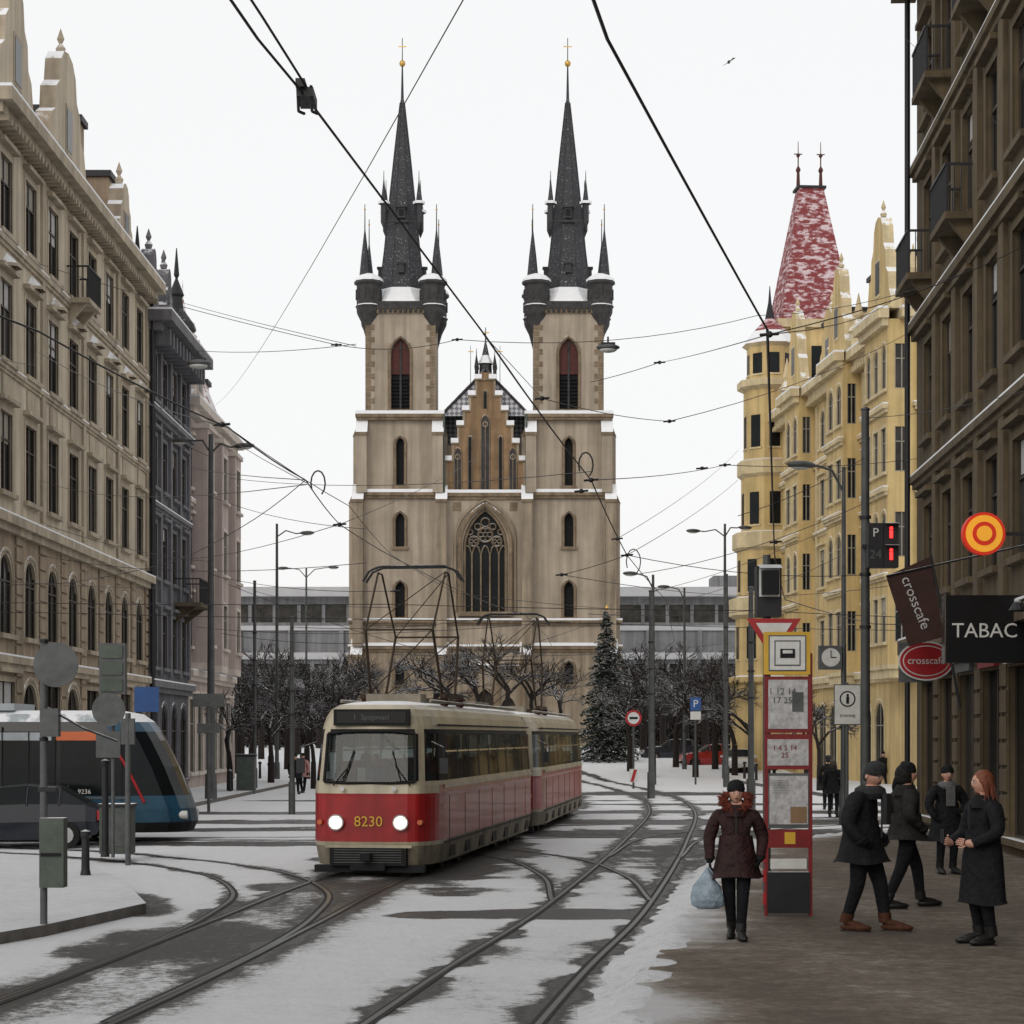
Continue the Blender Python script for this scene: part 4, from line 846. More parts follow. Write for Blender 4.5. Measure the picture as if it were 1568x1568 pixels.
for px,py,ph in((131,1340,70),(161,1312,150)):
    d=GD(py,.14);mb=MB();hh=ph*d/F;mb.lathe((0,0,0),[(.09,0),(.07,.1),(.06,hh-.15),(.08,hh-.1),(.08,hh-.03),(.0,hh)],12,'iron',smooth=True);mb.build('bollard',(SX(px,d),d,.14))
mb=MB();mb.box(-.3,.3,-.25,.25,0,.9,'boxgreen','snow');mb.box(-.33,.33,-.28,.28,.9,.96,'iron','snow');mb.box(-.25,.25,-.26,-.25,.15,.8,'signgrey');mb.build('litter_bin',(SX(172,38.5),39,.14),bevel=.01)
mb=MB();post(mb,0,0,SZ(1050,58),.04);mb.box(-.35,.35,-.06,-.03,SZ(1090,58),SZ(1052,58),'signblue');mb.build('traffic_sign',(SX(225,58),58,0))
mb=MB();z0=SZ(1108,64);post(mb,0,0,SZ(1062,64),.05);mb.box(-.5,.5,-.08,.0,SZ(1082,64),SZ(1062,64),'signgrey');mb.box(-.35,.35,-.08,.0,z0-.3,z0,'signgrey','snow');mb.build('direction_sign',(SX(318,64),64.2,.0))
d=GD(1402,.2);mb=MB()
def zz(y): return SZ(y,d)-.2
for x in(-.27,.27): mb.box(x-.022,x+.022,-.03,.03,0,zz(1000),'stopred')
mb.box(-.26,.26,-.05,.05,.03,zz(1335),'iron','snow')
mb.box(-.30,.26,-.07,.03,zz(1033),zz(968),'yellow');mb.box(-.25,.21,-.075,-.07,zz(1028),zz(973),'signgrey');mb.box(-.235,.195,-.079,-.075,zz(1026),zz(975),'signwhite');mb.box(-.18,.14,-.083,-.079,zz(1020),zz(981),'signgrey');mb.box(-.165,.125,-.087,-.083,zz(1018),zz(983),'signwhite')
mb.box(-.11,.07,-.093,-.087,zz(1008),zz(994),'dark');mb.box(-.08,.04,-.096,-.092,zz(1001),zz(996),'signwhite')
mb.box(-.29,.27,-.045,.035,zz(1122),zz(1036),'stopred');mb.box(-.25,.23,-.055,-.045,zz(1116),zz(1041),'paper')
mb.text('1 12 14\n17 25',.11,Tr(-.08,-.06,zz(1066))@FACE,'signgrey',.001);mb.box(.04,.18,-.058,-.055,zz(1090),zz(1060),'signgrey')
mb.box(-.29,.27,-.045,.035,zz(1178),zz(1124),'stopred');mb.box(-.26,.24,-.055,-.045,zz(1172),zz(1132),'paper');mb.text('1 4 5 14\n25',.09,Tr(-.05,-.06,zz(1151))@FACE,'stopred',.001)
mb.box(-.25,.25,-.04,.03,zz(1268),zz(1184),'signgrey');mb.box(-.235,.235,-.048,-.04,zz(1262),zz(1188),'paper');mb.box(.02,.22,-.052,-.048,zz(1260),zz(1235),'gablew')
for k in range(9): mb.box(-.2,.0,-.052,-.048,zz(1195)-.02*k-.004,zz(1195)-.02*k,'signgrey')
mb.box(-.29,.27,-.045,.035,zz(1298),zz(1270),'stopred');mb.box(-.05,.08,-.052,-.045,zz(1292),zz(1274),'yellow')
for y in(1320,1350,1385): mb.box(-.31,-.275,-.04,.04,zz(y),zz(y-18),'signred')
mb.box(-.22,.22,-.03,.03,zz(1330),zz(1315),'signwhite')
mb.build('tram_stop_sign',(SX(1207,d),d,.2))
d2=d+.9;mb=MB()
def zy(y): return SZ(y,d2)-.2
post(mb,0,0,zy(850),.05,'pole');mb.box(-.14,.17,-.15,.15,zy(945),zy(868),'iron');mb.box(-.115,.145,-.17,-.15,zy(915),zy(872),'signwhite');mb.box(-.09,.12,-.3,-.17,zy(912),zy(876),'dark')
mb.add([(-.13,-.34,zy(873)),(.16,-.34,zy(873)),(.16,-.15,zy(866)),(-.13,-.15,zy(866))],[(0,1,2,3)],'iron')
a=[(-.27,zy(948)),(.42,zy(948)),(.075,zy(1012))];c=(.075,zy(968))
mb.extr(a[::-1],-.13,-.11,'signred');mb.extr([((x-c[0])*.66+c[0],(z-c[1])*.66+c[1]) for x,z in a[::-1]],-.137,-.13,'signwhite')
mb.build('traffic_signal',(SX(1174,d2),d2,.2))
d=43.;mb=MB();post(mb,0,0,SZ(1045,d)-.2,.035);z0=SZ(1110,d)-.2;z1=SZ(1048,d)-.2;mb.box(-.29,.29,-.06,-.04,z0,z1,'signgrey');mb.box(-.27,.27,-.066,-.06,z0+.02,z1-.02,'signwhite');mb.disc((0,-.07,z0+.55),.17,.004,'dark',24);mb.disc((0,-.076,z0+.55),.14,.004,'signwhite',24);mb.ell((0,-.08,z0+.63),(.025,.005,.03),'dark',8,6);mb.box(-.03,.03,-.085,-.078,z0+.45,z0+.6,'dark')
mb.text('tramvaj',.11,Tr(0,-.07,z0+.2)@FACE,'dark',.001);mb.build('pedestrian_sign',(SX(1297,d),d,.2))
d=46.;mb=MB();post(mb,.3,0,SZ(985,d),.05,'pole');z=SZ(1007,d);mb.box(-.27,.24,-.12,.12,z-.27,z+.27,'signgrey');mb.disc((-.015,-.127,z),.21,.005,'signwhite',24);mb.box(-.025,-.005,-.14,-.13,z,z+.16,'dark');mb.box(-.02,.11,-.14,-.13,z-.01,z+.012,'dark');mb.build('street_clock',(SX(1272,d),d,.0),bevel=.02)
def fsign(name,px,y0,y1,d,kind,zg=.0):
    mb=MB();post(mb,0,0,SZ(y0,d)-zg,.05,'pole');zt=SZ(y0,d)-zg;zb=SZ(y1,d)-zg;h=zt-zb
    if kind=='P': mb.box(-h*.4,h*.4,-.08,-.05,zb,zt,'signblue');mb.text('P',h*.8,Tr(0,-.085,(zb+zt)/2)@FACE,'signwhite');mb.box(-h*.4,h*.4,-.08,-.05,zb-h*.7,zb-.05,'signwhite')
    if kind=='R': mb.disc((0,-.06,(zb+zt)/2),h/2,.02,'signred',24);mb.disc((0,-.067,(zb+zt)/2),h*.36,.005,'signwhite',24);mb.box(-h*.25,h*.25,-.08,-.07,(zb+zt)/2-.05,(zb+zt)/2+.05,'dark');mb.box(-h*.25,h*.25,-.07,-.05,.3,.9,'signwhite');mb.add([(-h*.2,-.075,.32),(0,-.075,.32),(h*.22,-.075,.88),(h*.02,-.075,.88)],[(0,1,2,3)],'signred')
    mb.build(name,(SX(px,d),d,zg))
fsign('parking_sign',1065,1068,1088,100,'P');fsign('no_entry_sign',970,1087,1112,92,'R')
for i,(px,py) in enumerate([(1068,1178),(1080,1181),(1094,1185),(1108,1187),(1124,1190),(1140,1193),(1158,1197),(412,1196),(398,1193),(340,1192),(352,1215),(1010,1170),(1030,1174)]):
    d=GD(py,.05);mb=MB();mb.lathe((0,0,0),[(.1,0),(.08,.12),(.065,.85),(.1,.9),(.1,.97),(.0,1.05)],10,'iron',smooth=True);mb.build('bollard',(SX(px,d),d,0))
mb=MB();mb.box(-.38,.38,-.25,.25,0,1.55,'signgrey','snow');mb.box(-.42,.42,-.29,.29,1.55,1.65,'iron','snow');mb.box(-.3,.3,-.262,-.25,.2,1.4,'boxgreen');mb.build('utility_cabinet',(SX(377,84),84,0),bevel=.02)
mb=MB();d=35.5;x0=SX(1446,d);mb.box(x0,9.25,d-.12,d+.12,SZ(1015,d),SZ(912,d),'blackp');mb.text('TABAC',.36,Tr(x0+.68,d-.13,SZ(967,d))@FACE,'signwhite');mb.box(x0-.02,x0,d-.13,d+.13,SZ(1015,d)-.02,SZ(912,d)+.02,'chrome');mb.build('tobacconist_sign',bevel=.008)
mb=MB();d=38.;cx=SX(1418,d);cz=SZ(1012,d)
def oval(rx,rz,y,mat):
    P=[(cx+rx*math.cos(2*math.pi*i/32),cz+rz*math.sin(2*math.pi*i/32)) for i in range(32)];mb.extr(P,y,y+.04,mat)
mb.box(cx-.5,cx+.1,d+.06,d+.1,cz-.4,cz+.35,'signgrey');oval(.52,.37,d,'signwhite');oval(.49,.34,d-.01,'signred');oval(.44,.29,d-.02,'signwhite');oval(.42,.27,d-.03,'signred');mb.text('crosscafe',.19,Tr(cx,d-.035,cz)@FACE,'signwhite');mb.box(cx+.4,9.4,d+.02,d+.06,cz+.02,cz+.06,'iron')
mb.build('cafe_sign')
mb=MB();d=36.7;P=[(1357,882),(1425,852),(1445,975),(1392,990)];P=[(SX(a,d),SZ(b,d)) for a,b in P];mb.extr(P[::-1],d,d+.03,'brownflag');mb.tube([(SX(1425,d),d-.03,SZ(850,d)),(SX(1470,d),d-.03,SZ(1085,d))],.025,'iron');mb.tube([(SX(1357,d),d-.02,SZ(882,d)),(9.3,d,SZ(835,d))],.02,'iron')
mb.text('crosscafe',.27,Tr(SX(1402,d),d-.01,SZ(923,d))@FACE@Matrix.Rotation(rad(-68),4,'Z'),'chip');mb.build('cafe_banner')
mb=MB();d=34.;c=(SX(1507,d),d,SZ(817,d));mb.disc(c,.36,.14,'litred',32);mb.disc((c[0],d-.01,c[2]),.31,.01,'lityel',32);mb.disc((c[0],d-.02,c[2]),.2,.01,'litred',24);mb.disc((c[0],d-.03,c[2]),.13,.01,'lityel',24);mb.box(c[0]+.35,9.3,d+.05,d+.09,c[2]-.03,c[2]+.03,'iron');mb.build('round_shop_sign')
for dy in(33,41,45):
    mb=MB();x=9.1+.0535*(dy-33);mb.tube([(.3,0,.2),(-.4,0,.4),(-.8,0,.1)],.02,'iron',5);mb.lathe((-.85,0,-.05),[(.02,.18),(.08,.12),(.16,0),(.14,-.02),(0,-.02)],12,'iron');mb.build('shop_lamp',(x,dy,4.5))
def hlamp(px,py,d,w):
    mb=MB();mb.ell((0,0,0),(w,w*.6,w*.28),'pole',14,8);mb.ell((0,0,-w*.2),(w*.75,w*.5,w*.25),'lampglass',14,8);mb.box(-w*.6,w*.6,-.06,.06,w*.15,w*.4,'iron','snow');mb.cyl((0,0,w*.3),(0,0,w*.9),.02,.02,6,'iron');mb.build('suspended_street_light',(SX(px,d),d,SZ(py,d)))
hlamp(931,532,44,.26);hlamp(304,556,60,.38)
# ================================================================ overhead wires
mb=MB()
def P3(px,py,d): return Vector((SX(px,d),d,SZ(py,d)))
def wire(a,b,sag=.1,r=.009,n=10):
    a=Vector(a);b=Vector(b);pts=[]
    for i in range(n+1):
        t=i/n;p=a.lerp(b,t);p.z-=sag*4*t*(1-t);pts.append(p)
    mb.tube(pts,r,'wire',4)
def wl(pts,r=.012,sag=.03):
    for i in range(len(pts)-1): wire(pts[i],pts[i+1],sag,r,4)
Zc=5.5
def cw(py,px,z=Zc): d=(z-EY)*F/(H-py);return (SX(px,d),d,z)
wl([(-2.6,-4,Zc),cw(60,395),cw(150,470),cw(510,740)],.0082,0);wl([cw(510,740),cw(735,905),cw(850,960),(3.5,46,Zc),(5.3,66,Zc),(5.6,84,Zc),(4,110,Zc+.3)],.0095)
wl([(-2.55,-4,Zc+.12),(SX(402,8.9),8.9,Zc+.06),(SX(470,9.8)+.01,9.85,Zc+.03)],.007,0)
wl([(-1.6,-3,Zc),cw(60,930),cw(505,1175)],.009,0.01);wl([cw(505,1175),cw(850,1186),(6.2,46,Zc),(10,56,Zc),(30,62,Zc)],.0115)
wl([(-6.5,4,Zc),cw(508,60),cw(655,350),cw(735,468),cw(803,520),(-1.95,38.8,5.66),(-.6,48.5,5.6),(.3,53.7,5.66),(1.1,63,Zc),(1.8,80,Zc),(1,108,Zc+.3)],.009)
wl([cw(655,350),cw(775,535),cw(850,600),(-1.2,44,Zc),(3,50,Zc)],.006)
wl([(-30,47,Zc),(-12,47,Zc),(-3,47.6,Zc),(6,50,Zc),(14,54.5,Zc),(30,60,Zc)],.009);wl([(-30,50.4,Zc),(-12,50.8,Zc),(0,54.5,Zc),(12,59.6,Zc),(30,63,Zc)],.009)
wl([cw(735,468),(-4,30,Zc),(-6,36,Zc),(-9,41,Zc),(-18,44,Zc)],.007)
SP=[((60,404,58),(515,528,46),.1),((250,455,76),(545,530,46),.05),((300,537,60),(545,527,44),.1),((515,528,46),(700,520,44),.15),((700,520,44),(1160,483,50),.3),((1160,483,50),(1560,385,40),.3),
((905,585,40),(1010,555,38),.02),((1010,555,38),(1178,512,16),.02),((1178,512,15.4),(1600,360,22),.1),((740,512,15.5),(830,610,24),.0),((830,610,24),(1025,645,34),.05),((1025,645,34),(1400,505,50),.2),
((905,735,24),(1110,712,38),.05),((1110,712,38),(1405,702,50),.1),((350,732,52),(905,722,30),.2),((350,655,20),(60,540,30),.1),((220,690,77),(468,735,24),.2),
((760,-90,8.5),(330,620,66),.3),((220,560,77),(470,740,24),.3),((960,850,34),(1130,735,60),.1),((520,803,29),(222,850,77),.3),((520,803,29),(730,700,60),.1),((860,880,36),(960,850,34),.02),
((60,850,60),(560,862,40),.3),((860,880,36),(1160,912,60),.1),((1160,912,60),(1405,890,50),.1),((300,960,86),(860,952,52),.3),((340,970,62),(560,985,50),.1),((600,1002,50),(1110,985,70),.2),((945,825,40),(1130,690,90),.2),
((970,880,46),(1325,770,40),.2),((323,760,73),(560,810,50),.2),((323,880,73),(600,905,55),.2),((1000,905,78),(1290,800,55),.2),((1290,850,55),(1150,910,66),.05),((447,960,62),(760,945,53),.15),((900,940,60),(1150,935,66),.1),((1325,700,40),(1130,790,36),.1),
((1325,640,40),(1600,590,32),.1),((323,700,73),(220,650,77),.02),((60,735,60),(470,742,24),.3),((390,905,88),(600,930,60),.2),((1405,420,50),(1178,512,15.4),.3),((1325,880,40),(960,850,34),.15),((1700,350,33),(1388,60,48),.0),
((-60,885,50),(323,900,73),.1),((350,895,73),(700,1010,60),.15),((720,1010,60),(997,915,78),.2),((1112,900,95),(997,930,78),.05),((60,800,60),(323,860,73),.2),((-80,520,40),(60,560,60),.1)]
for a,b,sg in SP: wire(P3(*a),P3(*b),sg,.0028+.00011*min(a[2],b[2]))
def ins(px,py,d,r=.05,l=.16,ax=(1,0,0)):
    c=P3(px,py,d);a=Vector(ax).normalized();mb.cyl(c-a*l,c+a*l,r*.45,r*.45,8,'wire');mb.ell(c,(r*1.1,r*1.1,r),'wire',8,6)
for q in((1010,555,38),(1025,645,34),(520,803,29),(860,880,36),(700,520,44),(515,528,46),(1110,712,38),(830,610,24),(1178,512,15.4),(960,850,34),(340,650,20.2),(890,752,26),(1075,717,36),(905,735,24),(945,825,40),(1000,905,78),(605,905,55),(1188,830,32)): ins(*q,r=.020+.0004*q[2],l=.05+.0016*q[2],ax=(1,.2,.1))
for px,py,d in((487,740,24.2),(897,712,23.5),(970,860,36)):
    c=P3(px,py,d);k=d/24;mb.tube([(c.x+.085*k*math.cos(a),c.y,c.z+.15*k*math.sin(a)) for a in [i*math.pi/6 for i in range(-2,8)]],.010,'wire',5)
c=P3(470,150,9.85);mb.cb(c,(.08,.2,.045),'wire');mb.cb(c+Vector((-.02,0,.035)),(.045,.26,.04),'wire')
for dx in(-.035,.03): mb.tube([c+Vector((dx,-.1,.03)),c+Vector((dx,-.05,-.08)),c+Vector((dx+.02,.02,-.07))],.008,'wire',5)
mb.build('overhead_tram_wires')
mb=MB();mb.ell((0,0,0),(.07,.2,.06),'signgrey',8,6);mb.add([(0,-.06,0),(0,.08,0),(.2,.05,.22),(.32,.12,.22)],[(0,1,3,2)],'signgrey');mb.add([(0,-.06,0),(0,.08,0),(-.2,.05,-.1),(-.3,.12,-.16)],[(0,1,3,2)],'signgrey');mb.build('bird',(SX(1116,90),90,SZ(95,90)))
# ================================================================ trees
def treemesh(seed,H_=6.5,trunk=1.7,r0=.13,depth=6,spread=.62):
    rnd=random.Random(seed);mb=MB()
    def br(p,d,l,r,k):
        n=2 if k>2 else 1;q=p
        for i in range(n):
            dd=(d+Vector((rnd.gauss(0,.12),rnd.gauss(0,.12),rnd.gauss(0,.08)))).normalized();e=q+dd*l/n;mb.cyl(q,e,r*(1-.25*i/n),r*(1-.25*(i+1)/n),5 if k>3 else 3,'bark',cap=False);q=e;d=dd
        if k==0: return
        for c in range(rnd.choice((3,3,4)) if k>1 else 4):
            ax=Vector((rnd.gauss(0,1),rnd.gauss(0,1),rnd.gauss(0,.5)));ax=(ax-d*ax.dot(d)).normalized()
            nd=(d+ax*spread*rnd.uniform(.7,1.5)+Vector((0,0,.10))).normalized();br(q-d*l*rnd.uniform(0,.45) if c else q,nd,l*rnd.uniform(.62,.85),r*.62,k-1)
    mb.cyl((0,0,0),(0,0,trunk),r0*1.2,r0,8,'bark');br(Vector((0,0,trunk)),Vector((rnd.gauss(0,.05),rnd.gauss(0,.05),1)).normalized(),H_*.24,r0*.9,depth)
    return mb.build('bare_tree')
protos=[treemesh(s,6.2,1.6,.14,5,.75) for s in(1,2,3,4)]
for o in protos: scene.collection.objects.unlink(o)
rt=random.Random(5);pr=0
def place(px,d,h):
    global pr
    me_=protos[pr%4].data;pr+=1;o=bpy.data.objects.new('bare_tree',me_);scene.collection.objects.link(o);o.location=(SX(px,d),d,float(gz(0,d)));o.rotation_euler=(0,0,rt.uniform(0,6.3));s=h/6.2;o.scale=(s*rt.uniform(1.,1.3),s*1.1,s)
for px,d,h in[(352,84,4.6),(345,106,6.2),(385,112,6.4),(415,98,5.6),(440,120,7),(470,110,6.5),(500,118,7),(520,106,6.2),(400,130,7.5),(455,135,7.5),(510,138,8),(370,125,7),(480,92,4.8),(365,116,6.8),(425,142,8),(490,146,8.4),(330,120,7),
  (965,118,6.6),(1000,112,6.2),(1035,122,7),(1065,112,6.4),(1095,120,7.2),(1125,114,6.6),(1150,108,6),(985,135,8),(1050,138,8.2),(1110,136,8),(1140,128,7.4),(1255,84,4.6),(1235,88,5),(1015,142,8.2),(1080,144,8.4),(1130,146,8.4),(960,146,8),
  (700,142,8.6),(735,146,9),(775,143,8.8),(815,146,8.2),(660,148,8),(860,150,7),(585,146,7),(430,150,8.6),(360,150,8.6),(540,148,7.6),(280,100,5)]:
    place(px,d,h)
mb=MB();rn=random.Random(9)
for i in range(8000):
    left=rn.random()<.5;px=rn.uniform(325,545) if left else rn.uniform(945,1165);d=rn.uniform(149,158);x=SX(px,d);z0=float(gz(0,d));h=rn.uniform(1.,5.6)
    p=Vector((x,d,z0+rn.uniform(0,h*.8)));q=p+Vector((rn.gauss(0,.45),rn.gauss(0,.3),rn.uniform(.3,1.)));mb.cyl(p,q,.05,.02,3,'bark',cap=False)
mb.build('shrubbery')
mb=MB();rn=random.Random(3);Hc=9.6;mb.cyl((0,0,0),(0,0,Hc*.97),.17,.02,8,'bark')
z=.4
while z<Hc-.1:
    R=(1-(z/Hc))**.85*2.25+.05;n=int(8+R*7)
    for k in range(n):
        a=rn.uniform(0,6.283);rr=R*rn.uniform(.6,1.15);dx,dy=math.cos(a),math.sin(a);m_=max(3,int(rr*9))
        for j in range(m_):
            t=(j+rn.random())/m_;c=Vector((dx*rr*t,dy*rr*t,z-.32*rr*t*t+.12*t+rn.gauss(0,.04)))
            for q in range(3):
                sd=Vector((-dy,dx,0))*rn.uniform(-.32,.32)*(1.1-t*.5);e=c+sd+Vector((dx*.12,dy*.12,rn.uniform(-.18,.0)));w=Vector((dx,dy,rn.uniform(-.5,.5)))*.08
                mb.add([c-w,c+w,e+Vector((0,0,.02))],[(0,1,2)],'needle')
    z+=.18+.02*R
mb.lathe((0,0,Hc),[(0,0),(.14,.15),(0,.4)],5,'gold')
mb.build('christmas_tree',(SX(929,128),128,float(gz(0,128))-.1))
# ================================================================ people
def skinbody(verts,edges,radii,segs,bonemat):
    me=bpy.data.meshes.new('b');me.from_pydata(verts,edges,[]);o=bpy.data.objects.new('b',me);scene.collection.objects.link(o)
    sk=o.modifiers.new('s','SKIN');sk.use_smooth_shade=True;sk.branch_smoothing=.5
    for i,r in enumerate(radii): me.skin_vertices[0].data[i].radius=r;me.skin_vertices[0].data[i].use_root=(i==0)
    ss=o.modifiers.new('u','SUBSURF');ss.levels=2;ss.render_levels=2
    dg=bpy.context.evaluated_depsgraph_get();dg.update();m2=bpy.data.meshes.new_from_object(o.evaluated_get(dg))
    V=[v.co.copy() for v in m2.vertices];Fs=[tuple(p.vertices) for p in m2.polygons];mats=[]
    for f in Fs:
        c=sum((V[i] for i in f),Vector())/len(f);best=None;bd=1e9
        for (a,b),mm in zip(segs,bonemat):
            A=Vector(verts[a]);B=Vector(verts[b]);ab=B-A;t=max(0,min(1,(c-A).dot(ab)/ab.length_squared));dd=(c-A-ab*t).length
            if dd<bd: bd=dd;best=mm
        mats.append(best)
    bpy.data.objects.remove(o);return V,Fs,mats
def person(name,X,Y,Z,face,h,coat,pants='pants',boot='bootblack',J={},hem=.72,hat=None,hair=None,fur=False,scarf=None,headyaw=0,headpitch=0,bag=False,gloves='coatblack',phone=False,hood=False,flare=1.,bulk=1.08):
    j=dict(pel=(0,0,.96),ab=(0,0,1.12),ch=(0,.01,1.30),nk=(0,.01,1.46),hd=(0,-.01,1.56),
     shL=(.18,.01,1.41),elL=(.25,.04,1.13),wrL=(.25,-.05,.89),haL=(.25,-.07,.83),shR=(-.18,.01,1.41),elR=(-.25,.04,1.13),wrR=(-.25,-.05,.89),haR=(-.25,-.07,.83),
     hiL=(.09,0,.90),knL=(.10,-.03,.50),anL=(.10,.03,.09),toL=(.12,-.15,.04),hiR=(-.09,0,.90),knR=(-.10,-.03,.50),anR=(-.10,.03,.09),toR=(-.12,-.15,.04));j.update(J)
    K=list(j.keys());ix={k:i for i,k in enumerate(K)};R=dict(pel=(.155,.125),ab=(.16,.13),ch=(.20,.14),nk=(.065,.065),hd=(.055,.055),sh=(.095,.095),el=(.072,.072),wr=(.05,.05),ha=(.042,.028),hi=(.10,.10),kn=(.070,.070),an=(.050,.050),to=(.045,.035))
    rr=[R[k] if k in R else R[k[:2]] for k in K]
    E=[('pel','ab',coat),('ab','ch',coat),('ch','nk',coat),('nk','hd','skin')]
    for s in'LR': E+=[('ch','sh'+s,coat),('sh'+s,'el'+s,coat),('el'+s,'wr'+s,coat),('wr'+s,'ha'+s,gloves),('pel','hi'+s,pants if hem>.85 else coat),('hi'+s,'kn'+s,pants),('kn'+s,'an'+s,pants),('an'+s,'to'+s,boot)]
    ed=[(ix[a],ix[b]) for a,b,_ in E];V,Fs,mats=skinbody([j[k] for k in K],ed,rr,ed,[e[2] for e in E])
    mb=MB();mb.T=Matrix.Diagonal((h/1.76*bulk,h/1.76*bulk,h/1.76,1));mb.add(V,Fs,mats,True)
    for s in'LR':
        an=Vector(j['an'+s]);to=Vector(j['to'+s]);kn=Vector(j['kn'+s]);mb.cyl(an,an.lerp(kn,.24),.055,.058,12,boot);dr=(to-an);dr.z=0;dr.normalize();c=(an+to)/2
        with at(mb,Tr(c.x,c.y,min(an.z,to.z)-.005)@Matrix.Rotation(math.atan2(dr.y,dr.x),4,'Z')): mb.ell((0.01,0,0.0),(.145,.046,.046),boot,14,8);mb.box(-.12,.13,-.040,.040,-.045,-.028,'bootblack')
    rings=[];n=24;pel=Vector(j['pel']);sp=abs(j['knL'][1]-j['knR'][1])*.35;spx=abs(j['knL'][0]-j['knR'][0])*.3
    zs=[1.16,1.0,.9,(.9+hem)/2,hem+.03,hem]
    for q,z in enumerate(zs):
        t=q/(len(zs)-1);rx=.172+.055*t*flare+spx*t;ry=.142+.05*t*flare+sp*t;rg=[]
        for i in range(n):
            a=2*math.pi*i/n;w=1+.06*t*math.sin(5*a+1)+.035*t*math.sin(9*a);rg.append((pel.x+rx*w*math.cos(a),pel.y+ry*w*math.sin(a),z+.014*math.sin(3*a)*t))
        rings+=rg
    mb.add(rings,[(q*n+i,q*n+(i+1)%n,(q+1)*n+(i+1)%n,(q+1)*n+i) for q in range(len(zs)-1) for i in range(n)],coat,True)
    mb.add(rings[-n:],[tuple(range(n))],'dark')
    for s in'LR':
        mb.cyl(Vector(j['wr'+s]).lerp(Vector(j['el'+s]),.12),Vector(j['wr'+s]),.055,.056,10,coat)
        w=Vector(j['wr'+s]);ha=Vector(j['ha'+s]);d=(ha-w).normalized();sx=1 if s=='L' else -1
        sdv=d.cross(Vector((sx,0,0.01)));sdv=sdv.normalized() if sdv.length>.1 else Vector((0,1,0))
        cv=sdv.cross(d).normalized()*(-sx)
        if cv.x*sx>0: cv=-cv
        for of,ln in((-.027,.062),(-.009,.072),(.009,.067),(.027,.052)):
            b0=ha+sdv*of*1.1;b1=b0+d*ln*.55+cv*.012;b2=b1+d*ln*.4+cv*.03;mb.tube([b0,b1,b2],.0105,gloves,6,.008)
        b0=ha-sdv*.03-d*.02;mb.tube([b0,b0-sdv*.025+d*.025+cv*.01,b0-sdv*.03+d*.055+cv*.02],.0115,gloves,6,.009)
    ch=Vector(j['ch']);mb.box(ch.x-.006,ch.x+.006,ch.y-.150,ch.y-.137,.98,1.42,'iron')
    nk=Vector(j['nk']);mb.lathe((nk.x,nk.y,nk.z),[(.14,-.08),(.11,.0),(.09,.05),(.078,.05)],14,coat,smooth=True)
    hd=Vector(j['hd']);o=mb.T.copy();mb.T=mb.T@Tr(hd.x,hd.y-.005,hd.z+.07)@Matrix.Rotation(rad(headyaw),4,'Z')@Matrix.Rotation(rad(headpitch),4,'X')
    def hf(p):
        q=p.copy();z=p.z
        if z<0: f=1-.32*(-z)**1.6;q.x*=f;q.y*=(1-.12*(-z))
        if p.y<-.3 and abs(z)<.8: q.y*=.95
        nose=math.exp(-((p.x/.16)**2)-((z+.12)/.2)**2);brow=math.exp(-((z-.22)/.1)**2);eye=math.exp(-(((abs(p.x)-.38)/.18)**2)-((z-.06)/.1)**2);chin=math.exp(-((p.x/.3)**2)-((z+.78)/.15)**2);lips=math.exp(-((p.x/.25)**2)-((z+.46)/.07)**2)
        if p.y<0: q.y-=.24*nose+.03*brow-.06*eye+.09*chin+.05*lips
        return q
    mb.ell((0,0,0),(.075,.092,.115),'skin',26,22,fn=hf)
    for sx in(-1,1):
        mb.ell((sx*.028,-.083,.008),(.013,.008,.008),'signwhite',8,6);mb.ell((sx*.028,-.089,.008),(.0065,.005,.0068),'dark',8,6);mb.box(sx*.028-.016,sx*.028+.016,-.092,-.084,.026,.031,hair or 'hatgrey');mb.ell((sx*.075,.005,-.005),(.012,.02,.03),'skin',8,6)
    mb.ell((0,-.091,-.052),(.022,.006,.006),'louvre',10,6)
    if hair:
        def hr(p):
            q=p.copy()
            if p.z<0 and p.y>-.1: q.z*=1.7
            return q
        mb.ell((0,.02,.022),(.09,.098,.114),hair,16,12,fn=hr)
        rh=random.Random(4)
        for k in range(60):
            a=rh.uniform(-.3,3.45);x=.09*math.cos(a);y=.02+.095*math.sin(a);mb.tube([(x*.9,y*.9,.08),(x,y,.0),(x*1.05+rh.gauss(0,.01),y+rh.gauss(0,.01),rh.uniform(-.22,-.1))],.008,hair,4,.004)
    if hat:
        mb.lathe((0,.006,.028),[(.088,-.005),(.095,.02),(.092,.045),(.09,.05),(.085,.08),(.062,.115),(.027,.132),(0,.134)],18,hat,smooth=True);mb.ell((0,.03,-.01),(.08,.075,.08),hat,12,8)
    if hood: mb.ell((0,.035,.0),(.10,.10,.135),coat,16,12)
    mb.T=o
    if fur:
        rn=random.Random(2)
        for k in range(320):
            a=rn.uniform(rad(-215),rad(35));c=Vector((hd.x+.125*math.cos(a),hd.y-.03,hd.z+.10*math.sin(a)))+Vector((rn.gauss(0,.014),rn.gauss(0,.025),rn.gauss(0,.014)))
            dv=Vector((math.cos(a),rn.gauss(-.3,.5),math.sin(a)))+Vector((rn.gauss(0,.4),0,rn.gauss(0,.4)));mb.cyl(c,c+dv.normalized()*.055,.012,.002,4,'fur',cap=False)
        for a in range(-215,40,18): mb.ell((hd.x+.12*math.cos(rad(a)),hd.y-.02,hd.z+.095*math.sin(rad(a))),(.042,.05,.042),'fur',8,6)
        mb.ell((nk.x,nk.y+.09,nk.z+.02),(.13,.08,.1),coat,12,8)
